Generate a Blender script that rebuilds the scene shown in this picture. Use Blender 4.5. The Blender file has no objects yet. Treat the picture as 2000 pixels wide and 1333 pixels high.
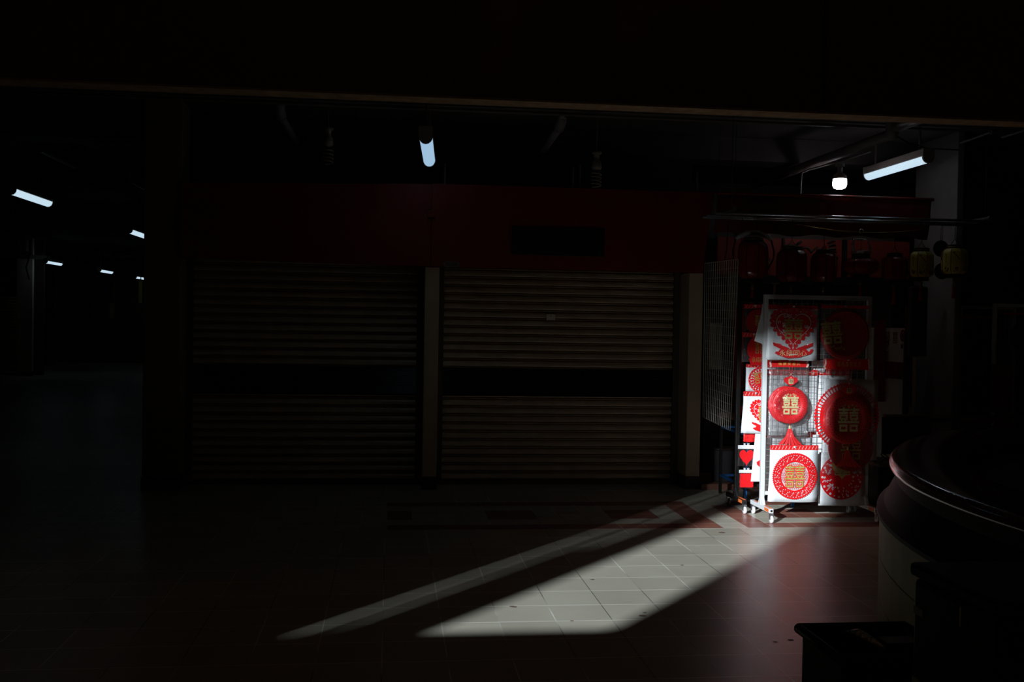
import bpy, math, random
from mathutils import Vector, Matrix
random.seed(7)
S = bpy.context.scene
COL = S.collection
R = math.radians

# ------------------------------------------------------------------ camera, world, sun, exposure
FPX, YAW, PITCH, ROLL, EYE = 2029.7, .1170, -.0175, .0165, 1.556
_cy, _sy, _cp, _sp = math.cos(YAW), math.sin(YAW), math.cos(PITCH), math.sin(PITCH)
FW = Vector((_sy*_cp, _cy*_cp, _sp))
_r0 = Vector((_cy, -_sy, 0)); _u0 = _r0.cross(FW)
RT = math.cos(ROLL)*_r0 + math.sin(ROLL)*_u0
UP = -math.sin(ROLL)*_r0 + math.cos(ROLL)*_u0
CAMPOS = Vector((0, 0, EYE))
cd = bpy.data.cameras.new('camera'); cam = bpy.data.objects.new('camera', cd); COL.objects.link(cam)
cd.sensor_width = 36; cd.lens = FPX/2000*36; cd.clip_end = 200; cd.clip_start = .05
cam.matrix_world = Matrix(((RT.x, UP.x, -FW.x, 0), (RT.y, UP.y, -FW.y, 0), (RT.z, UP.z, -FW.z, EYE), (0, 0, 0, 1)))
S.camera = cam

w = bpy.data.worlds.new('world'); S.world = w; w.use_nodes = True
bg = w.node_tree.nodes['Background']; bg.inputs[0].default_value = (1.0, .58, .30, 1); bg.inputs[1].default_value = .0095

SUN_AZ, SUN_EL = R(39.2), R(18)
sd = bpy.data.lights.new('sun', 'SUN'); sun = bpy.data.objects.new('sun', sd); COL.objects.link(sun)
sd.energy = 6.2; sd.angle = R(.55); sd.color = (.87, .97, 1.07)
_d = Vector((math.sin(SUN_AZ)*math.cos(SUN_EL), math.cos(SUN_AZ)*math.cos(SUN_EL), -math.sin(SUN_EL)))
sun.rotation_euler = _d.to_track_quat('-Z', 'Y').to_euler(); sun.location = (-12, -14, 9)

vs = S.view_settings
S.display_settings.display_device = 'sRGB'
vs.view_transform = 'Standard'; vs.look = 'None'; vs.gamma = 1; vs.use_curve_mapping = False; vs.exposure = 0
S.cycles.max_bounces = 12; S.cycles.diffuse_bounces = 8; S.cycles.transparent_max_bounces = 16
S.cycles.use_denoising = True

# ------------------------------------------------------------------ surveying: a direction seen from the camera meets a real plane of the place
def _ray(px, py): return FW + (px-1000)/FPX*RT + (666.5-py)/FPX*UP
def W(px, py, Y):
    d = _ray(px, py); return CAMPOS + d*(Y/d.y)
def F(px, py, z=0.):
    d = _ray(px, py); return CAMPOS + d*((z-EYE)/d.z)
def XP(px, py, X):
    d = _ray(px, py); return CAMPOS + d*(X/d.x)

# ------------------------------------------------------------------ mesh builder
class MB:
    def __init__(s): s.v = []; s.f = []; s.q = 0
    def lift(s): s.q = (s.q+1) % 89; return s.q*3e-6      # overlapping cut shapes never share a plane
    def add(s, vs, fs):
        n = len(s.v); s.v += [tuple(v) for v in vs]; s.f += [tuple(i+n for i in f) for f in fs]; return s
    def box(s, a, b):
        x0, y0, z0 = a; x1, y1, z1 = b
        return s.add([(x0,y0,z0),(x1,y0,z0),(x1,y1,z0),(x0,y1,z0),(x0,y0,z1),(x1,y0,z1),(x1,y1,z1),(x0,y1,z1)],
                     [(0,3,2,1),(4,5,6,7),(0,1,5,4),(1,2,6,5),(2,3,7,6),(3,0,4,7)])
    def bar(s, p, q, wd, ht=None, up=(0,0,1)):
        p = Vector(p); q = Vector(q); d = (q-p).normalized(); u = Vector(up)
        if abs(d.dot(u)) > .98: u = Vector((0,1,0))
        a = d.cross(u).normalized(); b = a.cross(d); ht = wd if ht is None else ht
        V = [e+i*a*wd/2+j*b*ht/2 for e in (p, q) for i, j in ((-1,-1),(1,-1),(1,1),(-1,1))]
        return s.add(V, [(0,1,2,3),(7,6,5,4),(0,4,5,1),(1,5,6,2),(2,6,7,3),(3,7,4,0)])
    def tube(s, pts, r, n=8, cap=True):
        pts = [Vector(p) for p in pts]; V = []; Fc = []; pu = None
        for i, p in enumerate(pts):
            d = (pts[min(i+1, len(pts)-1)]-pts[max(i-1, 0)]).normalized()
            if pu is None:
                u = Vector((0,0,1)) if abs(d.z) < .9 else Vector((1,0,0))
            else: u = pu
            a = (u-d*u.dot(d)).normalized(); pu = a; b = d.cross(a)
            rr = r[i] if isinstance(r, (list, tuple)) else r
            V += [p+rr*(a*math.cos(2*math.pi*k/n)+b*math.sin(2*math.pi*k/n)) for k in range(n)]
        for i in range(len(pts)-1):
            for k in range(n):
                k2 = (k+1) % n; Fc.append((i*n+k, i*n+k2, (i+1)*n+k2, (i+1)*n+k))
        if cap: Fc += [tuple(range(n-1, -1, -1)), tuple(range((len(pts)-1)*n, len(pts)*n))]
        return s.add(V, Fc)
    def lathe(s, prof, n=24, c=(0,0,0), ripple=None):
        V = []; Fc = []
        for (r, z) in prof:
            for k in range(n):
                a = 2*math.pi*k/n; rr = r*(ripple(a) if ripple else 1)
                V.append((c[0]+rr*math.cos(a), c[1]+rr*math.sin(a), c[2]+z))
        for i in range(len(prof)-1):
            for k in range(n):
                k2 = (k+1) % n; Fc.append((i*n+k, i*n+k2, (i+1)*n+k2, (i+1)*n+k))
        if prof[0][0] > 1e-5: Fc.append(tuple(range(n-1, -1, -1)))
        if prof[-1][0] > 1e-5: Fc.append(tuple(range((len(prof)-1)*n, len(prof)*n)))
        return s.add(V, Fc)
    # flat cut shapes lie in the x-z plane and face -y; y is the back of the sheet, t its thickness
    def plate(s, pts, y, t):
        t += s.lift(); n = len(pts); V = [(x, y, z) for x, z in pts]+[(x, y-t, z) for x, z in pts]
        A = sum(pts[i][0]*pts[(i+1) % n][1]-pts[(i+1) % n][0]*pts[i][1] for i in range(n))
        fr = tuple(range(n, 2*n)); bk = tuple(range(n-1, -1, -1))
        sd = [(i, (i+1) % n, n+(i+1) % n, n+i) for i in range(n)]
        if A < 0: fr = fr[::-1]; bk = bk[::-1]; sd = [q[::-1] for q in sd]
        return s.add(V, [fr, bk]+sd)
    def rect(s, x0, z0, x1, z1, y, t): return s.plate([(x0,z0),(x1,z0),(x1,z1),(x0,z1)], y, t)
    def disc(s, cx, cz, r, y, t, n=20): return s.plate([(cx+r*math.cos(2*math.pi*k/n), cz+r*math.sin(2*math.pi*k/n)) for k in range(n)], y, t)
    def ring(s, cx, cz, r0, r1, y, t, n=40, a0=0., a1=2*math.pi):
        t += s.lift(); full = abs(a1-a0-2*math.pi) < 1e-6; m = n if full else n+1; V = []; Fc = []
        for k in range(m):
            a = a0+(a1-a0)*k/n; c, d = math.cos(a), math.sin(a)
            V += [(cx+r0*c, y, cz+r0*d),(cx+r1*c, y, cz+r1*d),(cx+r1*c, y-t, cz+r1*d),(cx+r0*c, y-t, cz+r0*d)]
        for k in range(n):
            i = 4*k; j = 4*((k+1) % m)
            Fc += [(i+3, i+2, j+2, j+3), (i+2, i+1, j+1, j+2), (i, i+3, j+3, j), (i+1, i, j, j+1)]
        return s.add(V, Fc)
    def xform(s, fn): s.v = [tuple(fn(Vector(v))) for v in s.v]; return s
    def build(s, name, m, parent=None, smooth=False, loc=None):
        me = bpy.data.meshes.new(name); me.from_pydata(s.v, [], s.f); me.update()
        me.materials.append(m)
        if smooth: me.polygons.foreach_set('use_smooth', [True]*len(me.polygons))
        o = bpy.data.objects.new(name, me); COL.objects.link(o)
        if parent is not None: o.parent = parent
        if loc is not None: o.location = loc
        return o
def bevel(o, wd, seg=2):
    m = o.modifiers.new('bevel', 'BEVEL'); m.width = wd; m.segments = seg; m.limit_method = 'ANGLE'; return o
def tag(o, label, cat, group=None, kind=None):
    o['label'] = label; o['category'] = cat
    if group: o['group'] = group
    if kind: o['kind'] = kind
    return o
def thing(name, label, cat, loc=(0,0,0), rz=0., group=None, ry=0.):
    o = bpy.data.objects.new(name, None); COL.objects.link(o); o.empty_display_size = .1
    o.location = loc; o.rotation_euler = (0, ry, rz)
    return tag(o, label, cat, group)
def struct(o): o['kind'] = 'structure'; return o
def dup(o, loc=None, rz=None, label=None, parent=None, group=None):
    c = o.copy(); COL.objects.link(c)
    if parent is not None: c.parent = parent
    if loc is not None: c.location = loc
    if rz is not None: c.rotation_euler = (0, 0, rz)
    if label: c['label'] = label
    if group: c['group'] = group
    for ch in list(o.children): dup(ch, parent=c)
    return c

# ------------------------------------------------------------------ materials
def mat(name, c, rough=.6, metal=0., var=.12, scale=8., bump=0., bscale=60., spec=.5, coat=0., emit=None, es=0.):
    m = bpy.data.materials.new(name); m.use_nodes = True; nt = m.node_tree; b = nt.nodes['Principled BSDF']
    b.inputs['Roughness'].default_value = rough; b.inputs['Metallic'].default_value = metal
    b.inputs['Specular IOR Level'].default_value = spec; b.inputs['Coat Weight'].default_value = coat
    tc = nt.nodes.new('ShaderNodeTexCoord')
    n = nt.nodes.new('ShaderNodeTexNoise'); n.inputs['Scale'].default_value = scale; n.inputs['Detail'].default_value = 5
    nt.links.new(tc.outputs['Object'], n.inputs['Vector'])
    rp = nt.nodes.new('ShaderNodeValToRGB'); e = rp.color_ramp.elements
    e[0].position = .25; e[1].position = .75
    e[0].color = tuple(x*(1-var) for x in c)+(1,); e[1].color = tuple(min(1, x*(1+var)) for x in c)+(1,)
    nt.links.new(n.outputs['Fac'], rp.inputs[0]); nt.links.new(rp.outputs[0], b.inputs['Base Color'])
    if bump:
        n2 = nt.nodes.new('ShaderNodeTexNoise'); n2.inputs['Scale'].default_value = bscale; n2.inputs['Detail'].default_value = 3
        nt.links.new(tc.outputs['Object'], n2.inputs['Vector'])
        bp = nt.nodes.new('ShaderNodeBump'); bp.inputs['Strength'].default_value = bump; bp.inputs['Distance'].default_value = .01
        nt.links.new(n2.outputs['Fac'], bp.inputs['Height']); nt.links.new(bp.outputs[0], b.inputs['Normal'])
    if emit:
        b.inputs['Emission Color'].default_value = tuple(emit)+(1,); b.inputs['Emission Strength'].default_value = es
    return m
def film(name, tint, gloss=.14, haze=.06, rough=.12, bscale=22., bump=.5):
    m = bpy.data.materials.new(name); m.use_nodes = True; nt = m.node_tree; nt.nodes.clear()
    out = nt.nodes.new('ShaderNodeOutputMaterial'); tr = nt.nodes.new('ShaderNodeBsdfTransparent'); tr.inputs[0].default_value = tint+(1,)
    gl = nt.nodes.new('ShaderNodeBsdfGlossy'); gl.inputs['Roughness'].default_value = rough
    df = nt.nodes.new('ShaderNodeBsdfDiffuse'); df.inputs[0].default_value = (.75,.75,.75,1)
    tc = nt.nodes.new('ShaderNodeTexCoord'); n = nt.nodes.new('ShaderNodeTexNoise'); n.inputs['Scale'].default_value = bscale; n.inputs['Detail'].default_value = 4
    nt.links.new(tc.outputs['Object'], n.inputs['Vector'])
    bp = nt.nodes.new('ShaderNodeBump'); bp.inputs['Strength'].default_value = bump; bp.inputs['Distance'].default_value = .03
    nt.links.new(n.outputs['Fac'], bp.inputs['Height']); nt.links.new(bp.outputs[0], gl.inputs['Normal'])
    m1 = nt.nodes.new('ShaderNodeMixShader'); m1.inputs[0].default_value = haze
    nt.links.new(tr.outputs[0], m1.inputs[1]); nt.links.new(df.outputs[0], m1.inputs[2])
    m2 = nt.nodes.new('ShaderNodeMixShader'); m2.inputs[0].default_value = gloss
    nt.links.new(m1.outputs[0], m2.inputs[1]); nt.links.new(gl.outputs[0], m2.inputs[2]); nt.links.new(m2.outputs[0], out.inputs[0])
    return m
def tile_mat(name, x0, y0, tx, ty, ca, cb, grout, gw=.0055, rough=.34, dirty=.25):
    m = bpy.data.materials.new(name); m.use_nodes = True; nt = m.node_tree; N = nt.nodes; L = nt.links; b = N['Principled BSDF']
    geo = N.new('ShaderNodeNewGeometry'); sep = N.new('ShaderNodeSeparateXYZ'); L.new(geo.outputs['Position'], sep.inputs[0])
    def mth(op, a, bb=None, cc=None):
        n = N.new('ShaderNodeMath'); n.operation = op
        for i, x in enumerate((a, bb, cc)):
            if x is None: continue
            if isinstance(x, (int, float)): n.inputs[i].default_value = x
            else: L.new(x, n.inputs[i])
        return n.outputs[0]
    masks = []; cells = []
    for ax, o, t, g in (('X', x0, tx, gw), ('Y', y0, ty, gw*1.25)):
        u = mth('DIVIDE', mth('SUBTRACT', sep.outputs[ax], o), t)
        cells.append(mth('FLOOR', u))
        fr = mth('FRACT', u); dd = mth('MULTIPLY', mth('MINIMUM', fr, mth('SUBTRACT', 1., fr)), t)
        masks.append(mth('LESS_THAN', dd, g/2))
    nz = N.new('ShaderNodeTexNoise'); nz.inputs['Scale'].default_value = 260; nz.inputs['Detail'].default_value = 2; L.new(geo.outputs['Position'], nz.inputs['Vector'])
    nb = N.new('ShaderNodeTexNoise'); nb.inputs['Scale'].default_value = 2.6; nb.inputs['Detail'].default_value = 6; L.new(geo.outputs['Position'], nb.inputs['Vector'])
    wn = N.new('ShaderNodeTexWhiteNoise'); wn.noise_dimensions = '2D'; cx = N.new('ShaderNodeCombineXYZ'); L.new(cells[0], cx.inputs[0]); L.new(cells[1], cx.inputs[1]); L.new(cx.outputs[0], wn.inputs['Vector'])
    f = mth('ADD', mth('MULTIPLY', nz.outputs['Fac'], .55), mth('ADD', mth('MULTIPLY', nb.outputs['Fac'], .45), mth('MULTIPLY', mth('SUBTRACT', wn.outputs['Value'], .5), dirty)))
    rp = N.new('ShaderNodeValToRGB'); e = rp.color_ramp.elements; e[0].position = .3; e[1].position = .7; e[0].color = ca+(1,); e[1].color = cb+(1,); L.new(f, rp.inputs[0])
    mx = N.new('ShaderNodeMix'); mx.data_type = 'RGBA'; L.new(mth('MAXIMUM', masks[0], masks[1]), mx.inputs['Factor']); L.new(rp.outputs[0], mx.inputs['A'])
    # grout between columns: shade in the joints painted as random dark patches
    ng = N.new('ShaderNodeTexNoise'); ng.inputs['Scale'].default_value = 1.3; L.new(geo.outputs['Position'], ng.inputs['Vector'])
    rg = N.new('ShaderNodeValToRGB'); e = rg.color_ramp.elements; e[0].position = .42; e[1].position = .56; e[0].color = tuple(x*.18 for x in grout)+(1,); e[1].color = grout+(1,); L.new(ng.outputs['Fac'], rg.inputs[0])
    gm = N.new('ShaderNodeMix'); gm.data_type = 'RGBA'; L.new(masks[1], gm.inputs['Factor']); L.new(rg.outputs[0], gm.inputs['A']); gm.inputs['B'].default_value = grout+(1,)
    L.new(gm.outputs['Result'], mx.inputs['B']); L.new(mx.outputs['Result'], b.inputs['Base Color'])
    b.inputs['Roughness'].default_value = rough
    bp = N.new('ShaderNodeBump'); bp.inputs['Strength'].default_value = .12; bp.inputs['Distance'].default_value = .004; L.new(nz.outputs['Fac'], bp.inputs['Height']); L.new(bp.outputs[0], b.inputs['Normal'])
    return m
def granite(name, ca, cb, rough=.15):
    m = mat(name, ca, rough, var=0, scale=120, spec=.5); rp = [n for n in m.node_tree.nodes if n.type == 'VALTORGB'][0]
    rp.color_ramp.elements[0].position = .42; rp.color_ramp.elements[1].position = .62; rp.color_ramp.elements[1].color = cb+(1,); return m
def glitter(name, ca, cb):
    m = granite(name, ca, cb, .38); b = m.node_tree.nodes['Principled BSDF']; b.inputs['Metallic'].default_value = .35
    [n for n in m.node_tree.nodes if n.type == 'TEX_NOISE'][0].inputs['Scale'].default_value = 260
    return m

M = {}
GX, GY, T = -.3154, 5.3388, .3
M['tile'] = tile_mat('grey_floor_tile', GX, GY, T, T, (.435,.40,.31), (.60,.56,.445), (.93,.90,.78), dirty=.2)
BX, BY, BT = 2.380, GY+8*T, .1985
M['band_grey'] = tile_mat('grey_band_tile', BX, BY, BT, BT, (.435,.40,.31), (.595,.55,.44), (.93,.90,.78))
M['band_red'] = tile_mat('terracotta_band_tile', BX, BY, BT, BT, (.24,.085,.055), (.36,.14,.095), (.62,.45,.38))
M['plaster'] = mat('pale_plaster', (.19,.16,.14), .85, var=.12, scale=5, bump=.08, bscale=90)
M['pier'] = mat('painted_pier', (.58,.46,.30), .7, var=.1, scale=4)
M['beam'] = mat('brown_beam_paint', (.17,.075,.04), .85, var=.3, scale=2.5, bump=.1, bscale=40)
M['beam_edge'] = mat('bounce_lit_edge', (.40,.27,.15), .9, var=.3, scale=14, bump=.3, bscale=70)  # lighter than the beam: floor bounce on its underside put into the colour
M['soffit'] = mat('dark_soffit', (.09,.075,.07), .8, var=.25, scale=2)
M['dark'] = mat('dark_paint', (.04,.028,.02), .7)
M['skirt'] = mat('dark_skirting_tile', (.045,.03,.025), .5)
M['fascia'] = mat('red_fascia', (.23,.013,.009), .5, var=.15, scale=3)
M['awning'] = mat('red_awning_cloth', (.20,.010,.008), .7, var=.2, scale=5, bump=.15, bscale=25)
M['awning_edge'] = mat('red_awning_rail', (.30,.04,.02), .45)
M['signred'] = mat('red_sign_board', (.20,.022,.010), .5, var=.12)
M['black'] = mat('black_plastic', (.004,.0032,.0028), .6, spec=.3)
M['ink'] = mat('black_ink', (.006,.004,.003), .6)
M['slat'] = mat('shutter_slat_paint', (.60,.48,.32), .42, .2, var=.18, scale=7)
M['guide'] = mat('shutter_guide_metal', (.13,.10,.075), .5, .3)
M['vision'] = mat('smoked_vision_panel', (.018,.009,.007), .3)
M['plate'] = mat('dark_sign_plate', (.011,.010,.009), .45)
M['white_paint'] = mat('white_rack_paint', (.66,.68,.67), .35, var=.03)
M['wire'] = mat('rack_wire', (.42,.43,.41), .35, .5)
M['bare_wire'] = mat('bare_wire_steel', (.75,.68,.52), .45, .15)
M['black_paint'] = mat('black_rack_paint', (.010,.009,.008), .4)
M['orange'] = mat('orange_tape', (.75,.16,.03), .5)
M['wheel'] = mat('white_wheel', (.72,.74,.74), .4)
M['greywheel'] = mat('grey_wheel', (.10,.09,.08), .5)
M['steel'] = mat('zinc_steel', (.45,.45,.45), .3, .9)
M['paper'] = mat('white_backing_paper', (.72,.74,.735), .5, var=.05, scale=6, bump=.12, bscale=14, coat=.3)
M['paper2'] = mat('white_cut_paper', (.72,.74,.735), .6, var=.03)
M['red'] = mat('red_paper', (.80,.004,.008), .5, var=.1, scale=30)
M['darkred'] = mat('deep_red_velvet', (.36,.004,.006), .65, var=.15, scale=40)
M['red_tab'] = mat('red_header_card', (.72,.012,.012), .45, var=.06)
M['red_hole'] = mat('dark_red_recess', (.12,.002,.003), .7)
M['gold'] = glitter('gold_glitter', (.45,.32,.05), (.85,.68,.25))
M['goldpale'] = mat('pale_gold_foil', (.84,.70,.34), .4, .1, var=.25, scale=90)
M['gold_print'] = mat('gold_print', (.74,.52,.11), .5)
M['pink'] = mat('pale_pink_print', (.75,.50,.44), .5, var=.2, scale=60)
M['film'] = film('clear_film', (.96,.96,.96), .055, .006, .07, 26., .8)
M['hazy'] = film('hazy_film', (.86,.86,.86), .04, .04)
M['blue'] = mat('blue_enamel', (.010,.10,.30), .4)
M['bin'] = mat('grey_plastic_tub', (.055,.052,.055), .4)
M['wood'] = mat('brown_wood', (.13,.065,.033), .5, var=.35, scale=4)
M['darkwood'] = mat('dark_wood', (.035,.018,.013), .45, var=.3, scale=4)
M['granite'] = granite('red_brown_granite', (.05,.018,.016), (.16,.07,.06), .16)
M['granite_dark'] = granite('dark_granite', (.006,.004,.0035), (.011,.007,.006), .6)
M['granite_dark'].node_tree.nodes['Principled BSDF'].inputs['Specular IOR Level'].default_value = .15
M['panel_tile'] = mat('olive_grey_cladding', (.48,.39,.19), .6, var=.15, scale=6)
M['lantern_red'] = mat('red_lantern_silk', (.34,.012,.012), .35, var=.15, scale=12, coat=.4)
M['lantern_yellow'] = mat('yellow_lantern_silk', (.62,.52,.10), .4, var=.15, scale=10, coat=.3)
M['lantern_rib'] = mat('orange_lantern_rib', (.32,.13,.02), .5)
M['lantern_cap'] = mat('dark_lantern_cap', (.03,.018,.01), .4, .3)
M['brass'] = mat('brass_trim', (.35,.24,.06), .35, .8)
M['foil'] = mat('crumpled_silver_foil', (.65,.68,.7), .2, .85, bump=.8, bscale=60)
M['grey_pad'] = mat('grey_padding', (.5,.52,.54), .55, bump=.4, bscale=120)
M['chrome'] = mat('chrome_rod', (.80,.83,.88), .32, 1.)
M['pipe'] = mat('pale_pvc_pipe', (.26,.22,.22), .5)
M['conduit'] = mat('grey_conduit', (.15,.125,.11), .5)
M['tube'] = mat('lit_tube_diffuser', (.5,.55,.6), .4, emit=(.60,.79,.92), es=.92)
M['tube_mid'] = mat('lit_tube_diffuser_blue', (.5,.55,.6), .4, emit=(.36,.56,.76), es=.92)
M['bulb'] = mat('lit_bulb_globe', (.8,.8,.8), .4, emit=(.93,.94,1.0), es=12.0)
M['tube_off'] = mat('unlit_tube', (.20,.18,.13), .4)
M['housing'] = mat('lamp_housing', (.32,.27,.24), .45)
M['cream'] = mat('cream_lamp_glass', (.30,.24,.18), .35)
M['cloth'] = mat('white_cloth', (.34,.34,.30), .8, bump=.3, bscale=20)
M['greenish'] = mat('pale_green_panel', (.20,.22,.14), .7)
M['yellow_board'] = mat('yellow_board', (.40,.34,.04), .6)
M['brown_board'] = mat('brown_board', (.14,.055,.045), .6)
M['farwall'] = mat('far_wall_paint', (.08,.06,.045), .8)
M['farpier'] = mat('far_pier_paint', (.75,.62,.52), .7)
M['envelope'] = mat('dark_red_envelope', (.22,.012,.010), .5, var=.2, scale=20)
M['wallpale'] = mat('stall_pale_wall', (.78,.71,.56), .8, var=.1, scale=3)
M['label'] = mat('pale_sticker', (.40,.37,.27), .6, var=.15, scale=30)
M['tan'] = mat('tan_blocker', (.30,.25,.19), .9)  # colour of the added sun blockers

# ------------------------------------------------------------------ setting: floor
def floor():
    me = bpy.data.meshes.new('floor'); V = []; Fc = []; mi = []
    def quad(x0, y0, x1, y1, m):
        n = len(V); V.extend([(x0,y0,0),(x1,y0,0),(x1,y1,0),(x0,y1,0)]); Fc.append((n,n+1,n+2,n+3)); mi.append(m)
    y1 = BY+6*BT
    quad(-40, -40, 14, BY, 0); quad(-40, y1, 14, 40, 0)
    x_lo, x_hi = -12, 16
    quad(-40, BY, BX+x_lo*BT, y1, 1); quad(BX+x_hi*BT, BY, 14, y1, 1)
    def red(k, j):
        if j == 0: return k != 1
        if k == 0: return True
        if k == 1: return False
        if k == 2: return j in (1, 2, 3, 4)
        if k > 2:
            if j == 1: return False
            if j == 2: return k >= 4
            return (k % 4 in (0, 1) and j != 4) or j == 5
        kk = -k
        if j in (1, 2, 3) and kk == 1: return False
        if j == 1: return False
        return (kk % 5 in (2, 3) and j in (2, 3)) or j == 5
    for k in range(x_lo, x_hi):
        for j in range(6): quad(BX+k*BT, BY+j*BT, BX+(k+1)*BT, BY+(j+1)*BT, 2 if red(k, j) else 1)
    me.from_pydata(V, [], Fc); me.update(); me.polygons.foreach_set('material_index', mi)
    for n in ('tile', 'band_grey', 'band_red'): me.materials.append(M[n])
    o = bpy.data.objects.new('floor', me); COL.objects.link(o); struct(o)
floor()
mb = MB()                                            # trodden gum spots
for px, py, r in ((1157,1133,.018),(1002,1186,.022),(1332,1105,.014),(1255,1204,.024),(1410,1041,.03),(1117,1214,.01),(1545,1251,.016),(1515,1255,.012),(1259,1198,.012)):
    p = F(px, py); k = 9
    n = len(mb.v); rr = [r*random.uniform(.7,1.2) for _ in range(k)]
    mb.add([(p.x+rr[i]*math.cos(6.283*i/k), p.y+rr[i]*.8*math.sin(6.283*i/k), .0012) for i in range(k)], [tuple(range(k))])
tag(mb.build('gum_spots', mat('flattened_gum', (.16,.09,.06), .8)), 'small dark gum spots trodden into the grey floor tiles', 'gum', kind='stuff')

# ------------------------------------------------------------------ unseen blockers added behind the camera, shaped to cut out the sun patch
CA, SA = math.cos(SUN_AZ), math.sin(SUN_AZ); TE = math.tan(SUN_EL)/CA
def xs(s, y0): return (s+SA*y0)/CA                   # where the sunbeam with sideways offset s crosses the plane y = y0
def wall(name, boxes, m):
    mb = MB()
    for a, b in boxes: mb.box(a, b)
    return struct(mb.build(name, m))
y0 = -6.
wall('sun_blocker_back', [((-42, y0-.02, 0), (xs(-3.632, y0), y0, 15)),
                   ((xs(-3.608, y0), y0-.02, 0), (xs(-3.522, y0), y0, 15)), ((xs(-3.502, y0), y0-.02, 0), (xs(-3.412, y0), y0, 15)),
                   ((xs(-3.525, y0), y0-.02, 0), (xs(-3.499, y0), y0, 4.75)), ((xs(-3.415, y0), y0-.02, 0), (xs(-3.38, y0), y0, 5.5)),
                   ((xs(-3.388, y0), y0-.02, 0), (xs(-3.11, y0), y0, 15)),
                   ((xs(-2.39, y0), y0-.25, 0), (16, y0, 15))], M['tan'])  # added blocker: gap and slits shaped for the sun patch and its dim stripe
wall('sun_blocker_far', [((-60, -32.5, EYE-.10+TE*40.14), (-8, -32, 40))], M['tan'])  # added blocker far off, fades the sunlight towards the rack top
wall('sun_blocker_near', [((-42, -.52, 0), (xs(-3.66, -.5), -.5, 13)), ((xs(-3.66, -.5), -.75, 0), (xs(-1.9, -.5), -.5, TE*5.68))], M['tan'])  # added blocker close by, cuts the left and near edges of the sun patch

# ------------------------------------------------------------------ setting: beam, ceiling, stall block
bb = 2.842
mb = MB(); mb.box((-16, 6.0, bb+.012), (12, 6.16, 7.0)); struct(mb.build('beam', M['beam']))
mb = MB(); mb.box((-16, 6.0, bb), (12, 6.16, bb+.0115)); struct(mb.build('trim_1', M['beam_edge']))
mb = MB(); mb.box((W(1610,100,6).x-.01, 5.985, bb+.02), (W(1610,100,6).x+.01, 5.999, 5)); struct(mb.build('trim_2', M['dark']))
mb = MB(); mb.box((-16, 6.161, 3.50), (12, 40, 3.7)); struct(mb.build('ceiling', M['soffit']))
mb = MB(); mb.box((-16, 10.35, 3.26), (12, 10.75, 3.498)); struct(mb.build('beam', M['soffit']))
mb = MB(); mb.box((-16, 36, 0), (12, 36.3, 3.5)); struct(mb.build('wall_rear', M['farwall']))
mb = MB(); mb.box((9.5, 6.2, 0), (9.8, 36, 3.5)); struct(mb.build('wall_right', M['farwall']))
mb = MB(); mb.box((-16, 6.2, 0), (-15.7, 36, 3.5)); struct(mb.build('wall_outer_left', M['farwall']))
# piers of the shuttered stalls
def pier(name, x0, x1, y0, y1, z1, m=None, base=.12):
    mb = MB(); mb.box((x0, y0, base), (x1, y1, z1)); struct(bevel(mb.build(name, m or M['pier']), .006))
    mb = MB(); mb.box((x0-.006, y0-.008, 0), (x1+.006, y1, base-.001)); struct(mb.build('baseboard', M['skirt']))
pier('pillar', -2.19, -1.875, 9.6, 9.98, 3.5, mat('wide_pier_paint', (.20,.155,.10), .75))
pier('pillar', .312, .445, 9.6, 10.0, 2.058)
pier('pillar', 2.812, 2.948, 9.6, 10.0, 2.058)
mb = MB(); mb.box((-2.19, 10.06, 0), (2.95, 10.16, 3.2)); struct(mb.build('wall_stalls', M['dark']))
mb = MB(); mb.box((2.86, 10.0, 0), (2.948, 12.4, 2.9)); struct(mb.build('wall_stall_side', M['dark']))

# red fascias above the shutters
f1 = MB().plate([(-1.872, 2.09), (.36, 2.06), (.36, 2.815), (-1.872, 2.76)], 9.66, .1).build('fascia_panel', M['fascia'])
tag(f1, 'dark red fascia panel above the left roller shutter', 'fascia')
f2 = thing('fascia_panel', 'dark red fascia with black sign plate above the right roller shutter', 'fascia', (0,0,0))
MB().plate([(.364, 2.06), (2.93, 2.06), (2.955, 2.30), (3.03, 2.82), (.364, 2.82)], 9.66, .1).build('panel', M['fascia'], f2)
a = W(1000,443,9.55); b = W(1180,502,9.55)
sp = thing('sign_plate', 'blank black sign plate screwed to the red fascia', 'sign', ((a.x+b.x)/2, 9.558, (a.z+b.z)/2))
hw, hh = (b.x-a.x)/2, (a.z-b.z)/2
bevel(MB().rect(-hw, -hh, hw, hh, 0, .02).build('board', M['plate'], sp), .003)
for sx in (-1, 1):
    for sz in (-1, 1):
        MB().disc(sx*(hw-.05), sz*(hh-.035), .008, -.02, .004, 10).build('screw', M['guide'], sp)
p = W(843,418,9.5); mb = MB(); mb.box((-.035,-.05,-.03), (.03,0,.035)); o = bevel(mb.build('junction_box', M['fascia'], loc=(p.x, 9.561, p.z)), .004)
tag(o, 'small red junction box on the seam of the fascias', 'junction box')
MB().box((-.03,-.012,-.045), (-.012,0,.05)).build('cable_stub', M['black'], o)
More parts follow.
